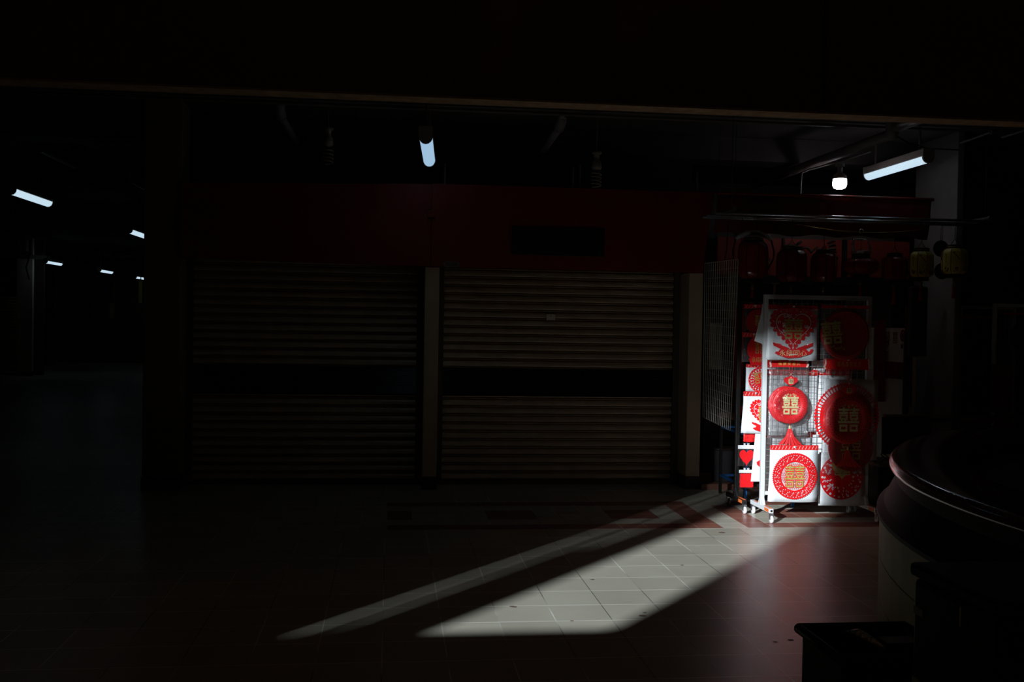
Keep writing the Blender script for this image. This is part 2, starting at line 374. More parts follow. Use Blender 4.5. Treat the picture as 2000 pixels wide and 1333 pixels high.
def text_mesh(body, width, m, name, parent, x, z, y, t=.0012, height=None, sp=1.0):
    c = bpy.data.curves.new(name, 'FONT'); c.body = body; c.align_x = 'CENTER'; c.space_character = sp; c.resolution_u = 3
    o = bpy.data.objects.new(name, c); COL.objects.link(o)
    me = bpy.data.meshes.new_from_object(o.evaluated_get(bpy.context.evaluated_depsgraph_get()))
    bpy.data.objects.remove(o); bpy.data.curves.remove(c)
    xs_ = [v.co.x for v in me.vertices]; zs = [v.co.y for v in me.vertices]
    k = width/(max(xs_)-min(xs_)); kz = k if height is None else height/(max(zs)-min(zs))
    mx, mz = (max(xs_)+min(xs_))/2, (max(zs)+min(zs))/2
    mb = MB(); V = [((v.co.x-mx)*k+x, y-t, (v.co.y-mz)*kz+z) for v in me.vertices]
    mb.add(V, [tuple(p.vertices) for p in me.polygons]); bpy.data.meshes.remove(me)
    return mb.build(name, m, parent)
p = W(882,516.5,9.55)
up_ = thing('unit_plate', 'small pale unit number plate at the foot of the red fascia', 'sign', (p.x, 9.558, p.z))
MB().plate([(-.085,0),(-.06,-.028),(.06,-.028),(.085,0),(.06,.028),(-.06,.028)], 0, .006).build('plate', mat('dull_number_plate', (.16,.14,.10), .6), up_)
text_mesh('01-208', .095, M['ink'], 'unit_number', up_, 0, 0, -.006, height=.03)

# ------------------------------------------------------------------ roller shutters
def shutter(x0, x1, label):
    t = thing('roller_shutter', label, 'shutter', (x0, 9.95, 0), group='roller shutters')
    wd = x1-x0; pitch = .0785
    prof = [(.035, 0), (.035, .006), (-.006, .0095), (-.008, .0125), (.035, .015), (.035, .021), (-.012, .0225), (-.021, .026), (-.022, .034), (-.017, .052), (-.007, .068), (.004, .0745), (.035, .0765)]
    def curtain(zs0, zs1, name):
        mb = MB(); V = []; Fc = []; z = zs0; rows = 0
        while z < zs1-1e-4:
            for (y, dz) in prof:
                if z+dz > zs1+.002: break
                V += [(.03, y, z+dz), (wd-.03, y, z+dz)]; rows += 1
            z += pitch
        for i in range(rows-1): Fc.append((2*i, 2*i+1, 2*i+3, 2*i+2))
        mb.add(V, Fc); mb.build(name, M['slat'], t)
    curtain(.03, .862, 'lower_slats'); curtain(1.112, 2.12, 'upper_slats')
    mb = MB(); V = []; Fc = []
    zz = .862; rows = 0
    while zz < 1.113:
        V += [(.03, -.002, zz), (wd-.03, -.002, zz), (.03, -.006, zz+.006), (wd-.03, -.006, zz+.006)]; rows += 2; zz += .0125
    for i in range(rows-1): Fc.append((2*i, 2*i+1, 2*i+3, 2*i+2))
    mb.add(V, Fc); mb.build('vision_panel', M['vision'], t)
    for xx in (0, wd-.06):
        mb = MB(); mb.box((xx, -.045, 0), (xx+.06, .02, 2.14)); mb.box((xx+(.045 if xx == 0 else 0), -.055, 0), (xx+(.06 if xx == 0 else .015), -.045, 2.14))
        mb.build('guide_rail', M['guide'], t)
    mb = MB(); mb.box((.03, -.03, .0), (wd-.03, .01, .035)); bevel(mb.build('bottom_bar', M['guide'], t), .004)
    return t
shutter(-1.872, .312, 'closed roller shutter on the left, between wide pillar and thin pier')
sh2 = shutter(.447, 2.812, 'closed roller shutter on the right, with small paper sticker on it')
p = W(1076,620,9.92)
st = MB().rect(-.042, -.028, .042, .028, 0, .003).build('sticker', mat('white_sticker', (.85,.78,.60), .6), loc=(p.x, 9.922, p.z))
tag(st, 'small pale paper sticker on the right roller shutter', 'sticker')
MB().disc(0, .012, .006, -.003, .001, 10).build('printed_dot', M['wood'], st)

# ------------------------------------------------------------------ far corridor on the left
Yf = 27.6
a = W(0,520,Yf)
mb = MB(); mb.box((-9.40, Yf, .12), (-9.02, Yf+.12, 3.5)); struct(mb.build('pillar', M['farpier']))
mb = MB(); mb.box((-9.41, Yf-.01, 0), (-9.01, Yf+.12, .119)); struct(mb.build('baseboard', M['skirt']))
mb = MB(); mb.box((-15.7, Yf+.62, 0), (-8.94, Yf+.72, 3.5)); struct(mb.build('wall_far_stalls', M['farwall']))
t = thing('roller_shutter', 'distant roller shutter under a red board at the far left edge', 'shutter', (-12.2, Yf+.5, 0), group='roller shutters')
mb = MB(); V = []; Fc = []; rows = 0; z = .02
while z < 2.0:
    for y, dz in ((0,0),(-.03,.02),(-.035,.05),(-.02,.07)): V += [(0,y,z+dz),(2.85,y,z+dz)]; rows += 1
    z += .08
for i in range(rows-1): Fc.append((2*i,2*i+1,2*i+3,2*i+2))
mb.add(V, Fc); mb.build('slats', M['slat'], t)
mb = MB(); mb.box((0,-.045,0), (2.85,-.035,.03)); mb.build('bottom_bar', M['guide'], t)
o = MB().box((-12.2, Yf+.02, 2.03), (-9.36, Yf+.12, 2.95)).build('fascia_panel', M['fascia']); tag(o, 'dark red board above the distant roller shutter', 'fascia')
o = MB().box((-12.2, Yf-.12, 2.97), (-8.6, Yf-.001, 3.07)).build('cable_tray', M['housing']); tag(o, 'pale horizontal cable tray above the distant red board', 'cable tray')
a = W(38,500,Yf); b = W(57,470,Yf)
o = bevel(MB().box((a.x, Yf-.2, a.z+.12), (b.x, Yf-.002, b.z)).build('switch_box', M['housing']), .02); tag(o, 'grey switch box high on the distant pillar', 'switch box')
MB().tube([(b.x+.06, Yf-.15, b.z-.02), (b.x+.08, Yf-.15, a.z+.05), (b.x-.02, Yf-.15, a.z-.3), (b.x+.06, Yf-.15, a.z-.6)], .02).build('cable', M['black'], o)
def board(px0, py0, px1, py1, Y, m, name, label, cat, th=.06, group=None):
    a = W(px0,py0,Y); b = W(px1,py1,Y); o = MB().box((a.x,Y,b.z), (b.x,Y+th,a.z)).build(name, M[m])
    MB().tube([((a.x+b.x)/2,Y+th/2,a.z-.01),((a.x+b.x)/2,Y+th/2,3.5)], .012, 6).build('hanging_rod', M['black'], o); return tag(o, label, cat, group)
board(143,529,157,536,31,'brown_board','sign_board','small brown board hanging far down the dark left corridor','sign')
board(186,536,212,545,31,'brown_board','sign_board','wider brown board hanging under a lit tube in the left corridor','sign')
board(214,592,223,622,31,'yellow_board','notice_board','short yellow board low beside the corridor bend','board')
board(221,548,223.5,590,31.2,'yellow_board','notice_board','thin yellow upright strip above the short yellow board','board')
board(271,549,277.5,592,30,'yellow_board','notice_board','dim yellow board seen beside the wide pillar','board')
board(208,548,220,590,31.6,'fascia','banner','dark red banner beside the thin yellow strip','banner')
for x in (-7.5, -10.6, -5.4):
    mb = MB(); mb.box((x, 33.4, 0), (x+.3, 33.8, 3.5)); struct(mb.build('pillar', M['farwall']))

# ------------------------------------------------------------------ tube lamps
def tube_lamp(loc, L, label, lit='tube', rods=True, top=3.5, rz=0., hs=1.):
    t = thing('tube_light', label, 'light', loc, rz, group='tube lights')
    mb = MB(); hw = .05*hs
    mb.box((-hw, 0, .025*hs), (hw, L, .10*hs)); bevel(mb.build('housing', M['housing'], t), .008)
    V = []; Fc = []; n = 10
    for yy in (.012, L-.012):
        for k in range(n+1):
            a = math.pi+math.pi*k/n; V.append((.052*hs*math.cos(a), yy, .025*hs+.058*hs*math.sin(a)))
    for k in range(n): Fc.append((k, k+1, n+2+k, n+1+k))
    Fc += [tuple(range(n, -1, -1)), tuple(range(n+1, 2*n+2))]
    MB().add(V, Fc).build('diffuser', M[lit], t)
    for yy in (-.012, L-.012):
        mb = MB(); pts = [(hw*1.12*math.cos(math.pi+math.pi*k/8), .025*hs+.062*hs*math.sin(math.pi+math.pi*k/8)) for k in range(9)]+[(hw*1.1, .1*hs), (-hw*1.1, .1*hs)]
        mb.plate([(x, z) for x, z in pts], yy+.024, .024); mb.build('end_cap', M['housing'], t)
    if rods:
        for yy in (.16, L-.16): MB().tube([(0, yy, .1*hs), (0, yy, top-loc[2])], .011).build('hanging_rod', M['conduit'], t)
    return t
tube_lamp((4.862, 9.02, 3.115), 1.2, 'lit tube lamp above the red lantern stall, in front of the right column')
tm = tube_lamp((.255, 8.17, 2.98), 1.22, 'lit tube lamp seen end-on above the shuttered stalls', 'tube_mid', rz=-.06)
tube_lamp((-3.972, 11.47, 2.85), 1.2, 'large lit tube lamp hanging at the far left edge')
p = F(252,452,2.9); tube_lamp((p.x, p.y, 2.9), 1.2, 'lit tube lamp half hidden behind the wide left pillar')
tube_lamp((-8.54, 27.07, 2.88), 1.2, 'small distant lit tube above the switch box pillar')
tube_lamp((-7.62, 28.45, 2.75), 1.2, 'small distant lit tube above the wider brown board')
p = F(264,542,2.8); tube_lamp((p.x, p.y, 2.8), 1.2, 'lowest distant lit tube touching the wide pillar edge')
p = F(78,291,3.3); tube_lamp((p.x, p.y, 3.3), 1.2, 'unlit tube lamp high in the dark left corridor', 'tube_off', top=3.5)
p = F(256,352.5,3.35); tube_lamp((p.x, p.y, 3.35), 1.2, 'unlit tube lamp beside the wide pillar top', 'tube_off', top=3.5)
p = F(195,521,3.0); tube_lamp((p.x, p.y, 3.0), 1.0, 'dim tube lamp above the small distant lit tubes', 'tube_off', rz=1.3)

# LED bulb on its conduit
bp_ = W(1640,357,9.6)
t = thing('led_bulb', 'glowing white LED bulb hanging beside the right tube lamp', 'light', bp_)
mb = MB(); mb.lathe([(.03,-.062),(.055,-.05),(.065,-.03),(.066,.0),(.064,.035)], 24); mb.build('globe', M['bulb'], t, True)
mb = MB(); mb.lathe([(.064,.0355),(.06,.07),(.04,.085),(.025,.10)], 24); mb.build('collar', M['cream'], t, True)
mb = MB(); mb.lathe([(.024,.10),(.024,.15),(.042,.152),(.042,.18)], 16); mb.build('lamp_holder', M['housing'], t)
a = W(1563,380,9.62); c = W(1566,338,9.62); d_ = W(1640,315,9.6)
t = thing('conduit', 'thin bent conduit carrying the LED bulb above the red awning', 'conduit', (0,0,0))
MB().tube([a, c+Vector((-.005,0,-.05)), c, c+Vector((.06,0,.03)), d_, W(1700,296,9.6)], .010).build('pipe', M['conduit'], t)
# big drain pipe with tee
a = F(1500,352,3.32); 
def at_z(px, py, z): return F(px, py, z)
pz_ = 3.19
q0 = at_z(1742,262,pz_)
t = thing('drain_pipe', 'pale drain pipe with elbow running above the right stall', 'pipe', (0,0,0))
MB().tube([(q0.x, 13.0, pz_), (q0.x, q0.y, pz_)], .045, 14).build('pipe', M['pipe'], t, True)
MB().tube([(q0.x, q0.y+.02, pz_-.04), (q0.x, q0.y, pz_), (q0.x, q0.y, 3.498)], .052, 14).build('elbow', M['pipe'], t, True)
MB().tube([(q0.x+.02, q0.y-.05, pz_+.06), (q0.x+.06, q0.y-1.4, pz_+.06)], .05, 14).build('pipe', M['pipe'], t, True)
o = MB().tube([W(1745,262,9.4), W(1775,280,9.4), W(1810,290,9.4), W(1872,293,9.4)], .007).build('sagging_cable', M['black']); tag(o, 'black cable sagging from drain pipe to right column', 'cable')
t = thing('conduit', 'thin grey conduit running into the dark right of the column', 'conduit', (0,0,0))
MB().tube([W(1876,280,9.4), W(1935,258,9.1)], .014).build('pipe', M['conduit'], t); MB().tube([W(1935,258,9.1), W(1950,257,9.1)], .024).build('coupling', M['conduit'], t)
MB().tube([W(1958,268,9.0), W(2030,246,8.5)], .014).build('pipe', M['conduit'], t)
# ceiling trunking and elbows
for py0, py1, Y, r, lab in ((214,236,9.1,.014,'thin conduit along the soffit behind the beam'),(206,229,8.6,.008,'thinner upper wire along the soffit behind the beam')):
    a = W(850,py0,Y); b = W(1420,py1,Y); mb = MB(); mb.tube([(-3,Y,a.z),(5.2,Y,a.z)], r); o = mb.build('conduit', M['conduit']); tag(o, lab, 'conduit')
for px, py, dx, lab in ((546,215,32,'pale pipe elbow above the left roller shutter'),(1097,238,-40,'pale pipe elbow above the right roller shutter')):
    t = thing('drain_pipe', lab, 'pipe', (0,0,0)); p = W(px,py,9.2)
    MB().tube([(p.x,9.2,3.5),(p.x,9.2,p.z+.02)], .04, 12).build('pipe', M['pipe'], t, True)
    q = W(px+dx,py+62,10.05)
    MB().tube([(p.x,9.2,p.z+.08),(p.x,9.21,p.z),(p.x+(q.x-p.x)*.1,9.3,p.z-.045)], .046, 12).build('elbow', M['pipe'], t, True)
    MB().tube([(p.x+(q.x-p.x)*.08,9.28,p.z-.04),(q.x,10.05,q.z)], .032, 12).build('pipe', M['pipe'], t, True)
# spiral bulbs
def cfl(px, py, Y, label):
    p = W(px,py,Y); t = thing('spiral_bulb', label, 'light bulb', p, group='unlit spiral bulbs')
    mb = MB(); mb.lathe([(.03,.17),(.045,.165),(.045,.15),(.025,.14),(.025,.09),(.04,.08),(.046,.02),(.03,.0)], 16); mb.build('holder', M['cream'], t, True)
    pts = [(.043*math.cos(a*.5), .043*math.sin(a*.5), -.01-.0058*a) for a in range(0, 52//2)]
    pts = [(.043*math.cos(k*.45), .043*math.sin(k*.45), -.008-.0023*k) for k in range(62)]
    MB().tube(pts, .0065, 6).build('spiral_tube', M['cream'], t, True)
    MB().tube([(0,0,.16),(0,0,3.5-p.z)], .006, 6).build('flex', M['conduit'], t)
    return t
cfl(641,287,9.3,'unlit spiral bulb hanging above the left roller shutter'); cfl(1165,333,9.3,'unlit spiral bulb hanging above the right roller shutter')
for px0, px1, py0, py1, lab in ((1117,1121,326,366,'perforated bracket beside the right spiral bulb'),(1131,1134,322,367,'plain thin bracket nearest the right spiral bulb'),(1359,1363,337,376,'perforated bracket above right end of the red fascia'),(867,871,320,360,'dim bracket above the middle of the fascias')):
    a = W(px0,py1,9.62); b = W(px1,py0,9.62)
    o = MB().box((a.x,9.6,2.80),(b.x,9.63,b.z)).build('hanger_bracket', M['conduit']); tag(o, lab, 'bracket')

# ------------------------------------------------------------------ right stall: awning, sign, column, walls
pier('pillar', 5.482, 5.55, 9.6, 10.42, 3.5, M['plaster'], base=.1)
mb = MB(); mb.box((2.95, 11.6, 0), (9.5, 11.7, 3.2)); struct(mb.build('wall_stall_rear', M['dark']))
mb = MB(); mb.box((2.952, 9.55, 0), (9.4, 11.6, .055)); struct(bevel(mb.build('trim_3', mat('terracotta_step', (.26,.11,.075), .5, var=.15, scale=30)), .004))
t = thing('awning', 'dark red cloth awning gathered above the lantern stall', 'awning', (0,0,0))
V = []; Fc = []; nx = 60; rows = [(2.80,9.53),(2.70,9.545),(2.60,9.55),(2.52,9.57),(2.44,9.60)]
for (z, y) in rows:
    for i in range(nx+1):
        x = 3.045+(5.18-3.045)*i/nx; fold = .012*math.sin(i*1.7)*math.exp(-abs(x-4.06)*3)+.006*math.sin(i*.9)
        V.append((x, y+fold*(1 if z < 2.79 else 0), z+.012*math.sin(i*.5)*(z < 2.5)))
for j in range(len(rows)-1):
    for i in range(nx): k = j*(nx+1)+i; Fc.append((k, k+nx+1, k+nx+2, k+1))
o = MB().add(V, Fc).build('canopy', M['awning'], t, True); md = o.modifiers.new('s','SOLIDIFY'); md.thickness = .004
mb = MB(); mb.tube([(3.035,9.51,2.81),(5.19,9.51,2.812)], .016); mb.build('front_rail', M['awning_edge'], t, True)
# red sign behind the lanterns
sg = thing('shop_sign', 'red shop sign with black brush lettering behind the lanterns', 'sign', (0,0,0))
Ys = 10.25; z1 = W(1600,468,Ys).z; z0 = W(1600,541,Ys).z
for x0, x1 in ((W(1400,500,Ys).x, W(1528,500,Ys).x), (W(1530.5,500,Ys).x, W(1644,500,Ys).x), (W(1654,500,Ys).x, W(1776,500,Ys).x)):
    MB().box((x0, Ys, z0), (x1, Ys+.06, z1)).build('panel', M['signred'], sg)
mb = MB(); mb.box((W(1527,500,Ys).x, Ys-.02, z0-.02), (W(1531,500,Ys).x, Ys+.05, z1)); mb.build('divider', M['black'], sg)
mb = MB(); mb.box((W(1645,500,Ys).x, Ys-.02, z0-.02), (W(1653,500,Ys).x, Ys+.05, z1)); mb.build('divider', M['black'], sg)
mb = MB(); mb.box((W(1395,540,Ys).x, Ys-.03, z0-.09), (5.2, Ys+.05, z0-.001)); mb.build('lower_rail', M['black'], sg)
mb = MB()                                            # brush strokes
def stroke(pts, r):
    P = [W(x,y,Ys-.004) for x,y in pts]; rr = [r*(.5+.5*math.sin(math.pi*(i+.6)/len(P))) for i in range(len(P))]
    mb.tube(P, rr, 6)
stroke([(1532,481),(1545,480),(1556,480),(1566,485)], .012); stroke([(1553,482),(1560,475),(1566,472)], .014); stroke([(1566,487),(1574,484),(1580,487),(1584,494),(1591,487),(1598,482)], .011)
stroke([(1594,492),(1602,488),(1610,482)], .009); stroke([(1616,476),(1624,472),(1631,471)], .011); stroke([(1619,482),(1626,478),(1632,480)], .012); stroke([(1615,488),(1624,486),(1633,487)], .012)
stroke([(1621,493),(1629,491),(1634,494)], .01); stroke([(1631,502),(1636,504),(1634,508)], .014)
mb.build('brush_lettering', M['ink'], sg, True)

# hanging rods on brackets
for px0, py0, px1, py1, lab in ((1436,410.5,1378,428,'grey bracket arm holding the rod ends at the stall left'),(1924,428,1846,445,'grey bracket arm holding the rod ends at the stall right')):
    a = F(px0,py0,2.595); b = F(px1,py1,2.595); x = (a.x+b.x)/2
    t = thing('rod_bracket', lab, 'bracket', (0,0,0), group='rod brackets')
    MB().tube([(x,a.y,2.605),(x,b.y,2.605)], .016, 10).build('arm', M['conduit'], t)
    MB().tube([(x,a.y-.01,2.605),(x,a.y+.03,2.605)], .021, 10).build('end_cap', M['conduit'], t)
    MB().tube([(x,a.y+.08,2.605),(x,a.y+.08,3.5)], .004, 6).build('hanging_wire', M['black'], t)
xl, xr = 2.96, 5.46
for Y, z, lab in ((9.06,2.568,'front chrome rod under the red awning'),(9.30,2.568,'middle chrome rod under the red awning'),(9.43,2.566,'rear chrome rod carrying the red lanterns')):
    o = MB().tube([(xl-.1+.02,Y,z),(xr+.06,Y,z)], .0115, 10).build('hanging_rod', M['chrome'], smooth=True); tag(o, lab, 'rod', 'chrome rods')
pts = []
for i in range(25):
    u = i/24; p0, p1 = W(1556,438,9.36), W(1800,449,9.36); q = p0.lerp(p1, u); pts.append((q.x, 9.36, q.z-.05*4*u*(1-u)))
o = MB().tube(pts, .0045, 5).build('bead_chain', M['brass'], smooth=True); tag(o, 'thin gold bead chain sagging under the chrome rods', 'chain')

# ------------------------------------------------------------------ lanterns
def lantern(px, pyt, pyb, wpx, Y, label, m='lantern_red', rib='lantern_cap', ribs=8, tassel=True, topz=2.575, shape=1.0, Yrod=None):
    a = W(px, pyt, Y); b = W(px, pyb, Y); k = (W(px+50,pyt,Y).x-W(px-50,pyt,Y).x)/100; R_ = wpx*k/2; H = a.z-b.z
    t = thing('lantern', label, 'lantern', ((a.x+b.x)/2, Y, b.z), random.uniform(0, .7), group='hanging lanterns')
    prof = []
    for i in range(21):
        u = .5-.5*math.cos(math.pi*i/20); v = abs(2*u-1); rr = R_*(1-(.36*v**7 if shape == 1 else .50*v**3)); prof.append((rr, u*H))
    rip = lambda an: 1-.05*abs(math.sin(an*ribs/2))**.6+.02
    MB().lathe([(.0001,0)]+prof+[(.0001,H)], ribs*6, ripple=rip).build('shade', M[m], t, True)
    for k_ in range(ribs):
        an = 2*math.pi*(k_)/ribs; MB().tube([(r*1.01*rip(0)*math.cos(an), r*1.01*rip(0)*math.sin(an), z) for r, z in prof], .0035, 5).build('rib', M[rib], t)
    c = prof[-1][0]*1.02
    mb = MB(); mb.lathe([(c*.96,H-.004),(c,H),(c,H+.03),(c*.9,H+.034)], 24); mb.build('top_cap', M['lantern_cap'], t)
    mb = MB(); mb.lathe([(c*.9,-.034),(c,-.03),(c,0),(c*.96,.004)], 24); mb.build('bottom_cap', M['lantern_cap'], t)
    mb = MB(); mb.lathe([(c*1.004,H+.012),(c*1.012,H+.015),(c*1.004,H+.018)], 24); mb.build('gold_band', M['brass'], t)
    zr = topz-b.z
    MB().tube([(c*.6,0,H+.03),(0,0,H+.09),(-c*.6,0,H+.03)], .003, 5).build('wire_bail', M['black'], t)
    MB().tube([(0,0,H+.09),(0,0,zr+.012)], .003, 5).build('hanging_wire', M['black'], t)
    if tassel:
        mb = MB(); mb.lathe([(.002,-.03),(.02,-.05),(.012,-.07),(.02,-.085),(.006,-.1)], 14); mb.build('finial', M['brass'], t, True)
        mb = MB(); mb.lathe([(.006,-.1),(.012,-.12),(.02,-.22),(.0215,-.225)], 16, ripple=lambda an: 1+.12*math.sin(8*an)); mb.build('tassel', M['darkred'], t)
    return t
big = lantern(1471,472,545,56,9.06,'large red lantern with grey padded strap, leftmost under the chrome rods')
H_ = W(1471,472,9.06).z-W(1471,545,9.06).z
for sx in (-1, 1):
    mb = MB(); n = 12
    pts = [(0,0,H_+.085),(sx*.05,0,H_+.08),(sx*.12,0,H_+.05),(sx*.165,0,H_+.02)]
    MB().tube(pts, [.016,.022,.022,.014], 10).build('padded_strap', M['grey_pad'], big, True)
MB().tube([(-.165,0,H_+.02),(-.19,0,H_-.08),(-.185,0,H_-.16),(-.12,0,.10)], .007, 6).build('strap_cord', M['black'], big)
MB().tube([(.165,0,H_+.02),(.195,0,H_-.09),(.19,0,H_-.15),(.14,0,.09),(.09,0,.03)], .007, 6).build('strap_cord', M['black'], big)
mb = MB(); mb.box((.115,-.03,H_*.42),(.15,.02,H_*.56)); bevel(mb.build('buckle', M['grey_pad'], big), .005)
big.rotation_euler = (0,0,0)
lantern(1546,489,552,57,9.3,'red lantern second from left, before the brush lettering')
lantern(1609,495,552,46,9.43,'narrow red lantern third from left, darkest of the row')
fl = lantern(1681,504,537,66,9.3,'flat wide red lantern with silver foil strap', shape=2)
hf = W(1681,504,9.3).z-W(1681,537,9.3).z
MB().tube([(-.075,0,hf+.05),(-.085,0,hf+.12),(-.07,0,hf+.17),(0,0,hf+.18),(.065,0,hf+.165),(.085,0,hf+.10),(.09,0,hf+.05)], [.012,.016,.010,.006,.008,.012,.012], 8).build('foil_strap', M['foil'], fl, True)
mb = MB(); mb.lathe([(.09,hf+.035),(.095,hf+.06),(.06,hf+.07)], 18, ripple=lambda an: 1+.06*math.sin(7*an)); mb.build('foil_collar', M['foil'], fl)
MB().tube([(.02*math.cos(a), 0, hf+.25+.02*math.sin(a)) for a in [k*.5 for k in range(10)]], .0028, 6).build('chrome_hook', M['chrome'], fl, True)
fl.rotation_euler = (0,0,0)
lantern(1747,502,548,44,9.43,'small glossy red lantern rightmost of the red row')
def yellow(px, pyt, pyb, wpx, Y, label):
    t = lantern(px, pyt, pyb, wpx, Y, label, 'lantern_yellow', 'lantern_rib')
    a = W(px, pyt, Y); b = W(px, pyb, Y); H = a.z-b.z; R_ = wpx*(W(px+50,pyt,Y).x-W(px-50,pyt,Y).x)/200
    t.rotation_euler = (0,0,0)
    mb = MB(); rnd = random.Random(px)
    def onsurf(an, u): v = abs(2*u-1); rr = R_*(1-.36*v**7)*1.012; return Vector((rr*math.cos(an), rr*math.sin(an), u*H))
    for k in range(8):
        an = -math.pi/2+(k+.5)*math.pi/4-math.pi/8*0
        for i in range(10):
            c = onsurf(an+rnd.uniform(-.2,.2), .10+rnd.random()*.16); mb.lathe([(.0001,-.006),(.006,0),(.0001,.006)], 6, c)
        if k % 2: mb.tube([onsurf(an-.25,.85), onsurf(an+.05,.70), onsurf(an+.28,.55)], .003, 5); mb.lathe([(.0001,-.007),(.007,0),(.0001,.007)], 6, onsurf(an-.1,.84))
        else:
            for i in range(8): c = onsurf(an, .45+i*.045); mb.box(tuple(c-Vector((.003,.003,.002))), tuple(c+Vector((.003,.003,.002))))
    mb.build('ink_print', M['ink'], t)
yellow(1799,492,542,43,9.3,'yellow lantern with black floral print, left of the yellow pair')
yellow(1864,486,536,46,9.1,'yellow lantern with black floral print, right of the yellow pair')
# round sequinned discs on the column
for px, py, lab in ((1838,486,'upper round dark sequinned disc hanging by the yellow lanterns'),(1840,530,'lower round dark sequinned disc hanging by the yellow lanterns')):
    p = W(px,py,9.43); t = thing('sequin_disc', lab, 'decoration', (p.x, 9.435, p.z), group='sequinned discs')
    MB().disc(0,0,.078,0,.006,32).build('plate', M['darkwood'], t)
    for r in (.074, .055, .035): MB().ring(0,0,r-.003,r,-.006,.003,32).build('beaded_ring', M['lantern_cap'], t)
    mb = MB()
    for i in range(14): a = random.random()*6.28; r = .05*random.random(); mb.disc(r*math.cos(a), r*math.sin(a), .0022, -.0065, .002, 6)
    mb.build('sequins', M['brass'], t)
    MB().tube([(0,.003,.07),(0,.003,2.585-p.z)], .002, 5).build('hanging_string', M['black'], t)
o = MB().tube([W(1786,441,9.3),W(1786,441.5,9.3)], .006).build('glass_bead', M['chrome']); tag(o, 'tiny bright bead under the right rod ends', 'bead')

# ------------------------------------------------------------------ double-happiness emblem and paper cuts
XI = [(.44,.56,.80,1.0),(.02,.98,.86,.93),(.10,.90,.735,.80),(.44,.56,.735,.86),
      (.12,.88,.635,.69),(.12,.88,.50,.555),(.12,.22,.50,.69),(.78,.88,.50,.69),
      (.27,.37,.42,.50),(.63,.73,.42,.50),(0,1,.36,.43),
      (.13,.87,.225,.285),(.13,.87,.02,.085),(.13,.24,.02,.285),(.76,.87,.02,.285)]
def shuangxi(mb, cx, cz, wd, ht, y, t, fat=0., shear=0., wave=0.):
    for h in (0, 1):
        x0 = cx-wd/2+h*wd*.51; ww = wd*.49
        for a, b, c, d in XI:
            q = [(x0+ww*a-fat, cz-ht/2+ht*c-fat), (x0+ww*b+fat, cz-ht/2+ht*c-fat), (x0+ww*b+fat, cz-ht/2+ht*d+fat), (x0+ww*a-fat, cz-ht/2+ht*d+fat)]
            if shear: q = [(x+shear*(z-cz), z-shear*.55*(x-cx)) for x, z in q]
            mb.plate(q, y, t)
def curl(mb, cx, cz, r, a0, y, t, wd=.18):
    mb.ring(cx, cz, r*(1-wd), r, y, t, 10, a0, a0+4.2); mb.disc(cx+r*.5*math.cos(a0+4.2), cz+r*.5*math.sin(a0+4.2), r*.3, y, t, 8)
def lace_round(mb, R_, y, t):
    for k in range(72): a = 2*math.pi*k/72; mb.disc(.965*R_*math.cos(a), .965*R_*math.sin(a), .036*R_, y, t, 8)
    mb.ring(0,0,.915*R_,.955*R_,y,t,64)
    for k in range(22):
        a = 2*math.pi*k/22; c, s = math.cos(a), math.sin(a)
        mb.ring(.79*R_*c, .79*R_*s, .055*R_, .085*R_, y, t, 12)
        a2 = a+math.pi/22
        for r_, sg in ((.86,1),(.74,-1)): curl(mb, r_*R_*math.cos(a2), r_*R_*math.sin(a2), .06*R_, a2+sg, y, t, .45)
        mb.disc(.79*R_*c, .79*R_*s, .03*R_, y, t, 8); mb.disc(.89*R_*c, .89*R_*s, .032*R_, y, t, 8); mb.disc(.70*R_*c, .70*R_*s, .035*R_, y, t, 8)
        mb.plate([((r0)*R_*math.cos(a2+o), (r0)*R_*math.sin(a2+o)) for r0, o in ((.68,-.018),(.92,-.014),(.92,.014),(.68,.018))], y, t)
    mb.ring(0,0,.61*R_,.685*R_,y,t,64)
def net(mb, R_, y, t):
    s = .088*R_
    for i in range(-8, 9):
        for j in range(-9, 10):
            x = (i+.5*(j % 2))*s; z = j*s*.866
            if math.hypot(x, z) < .585*R_: mb.ring(x, z, s*.36, s*.52, y, t, 6)
def heart_pts(wd, ht, n=72):
    P = []
    for k in range(n):
        a = 2*math.pi*k/n; x = 16*math.sin(a)**3; z = 13*math.cos(a)-5*math.cos(2*a)-2*math.cos(3*a)-math.cos(4*a)
        P.append((x/32*wd, (z+2.5)/29*ht))
    return P
def heart_band(mb, wd, ht, k0, k1, y, t):
    A = heart_pts(wd*k0, ht*k0); B = heart_pts(wd*k1, ht*k1); n = len(A); V = []; Fc = []
    for i in range(n): V += [(A[i][0],y-t,A[i][1]),(B[i][0],y-t,B[i][1]),(A[i][0],y,A[i][1]),(B[i][0],y,B[i][1])]
    for i in range(n):
        a = 4*i; b = 4*((i+1) % n); Fc += [(a,a+1,b+1,b),(a+1,a+3,b+3,b+1),(a+2,a,b,b+2)]
    mb.add(V, Fc)

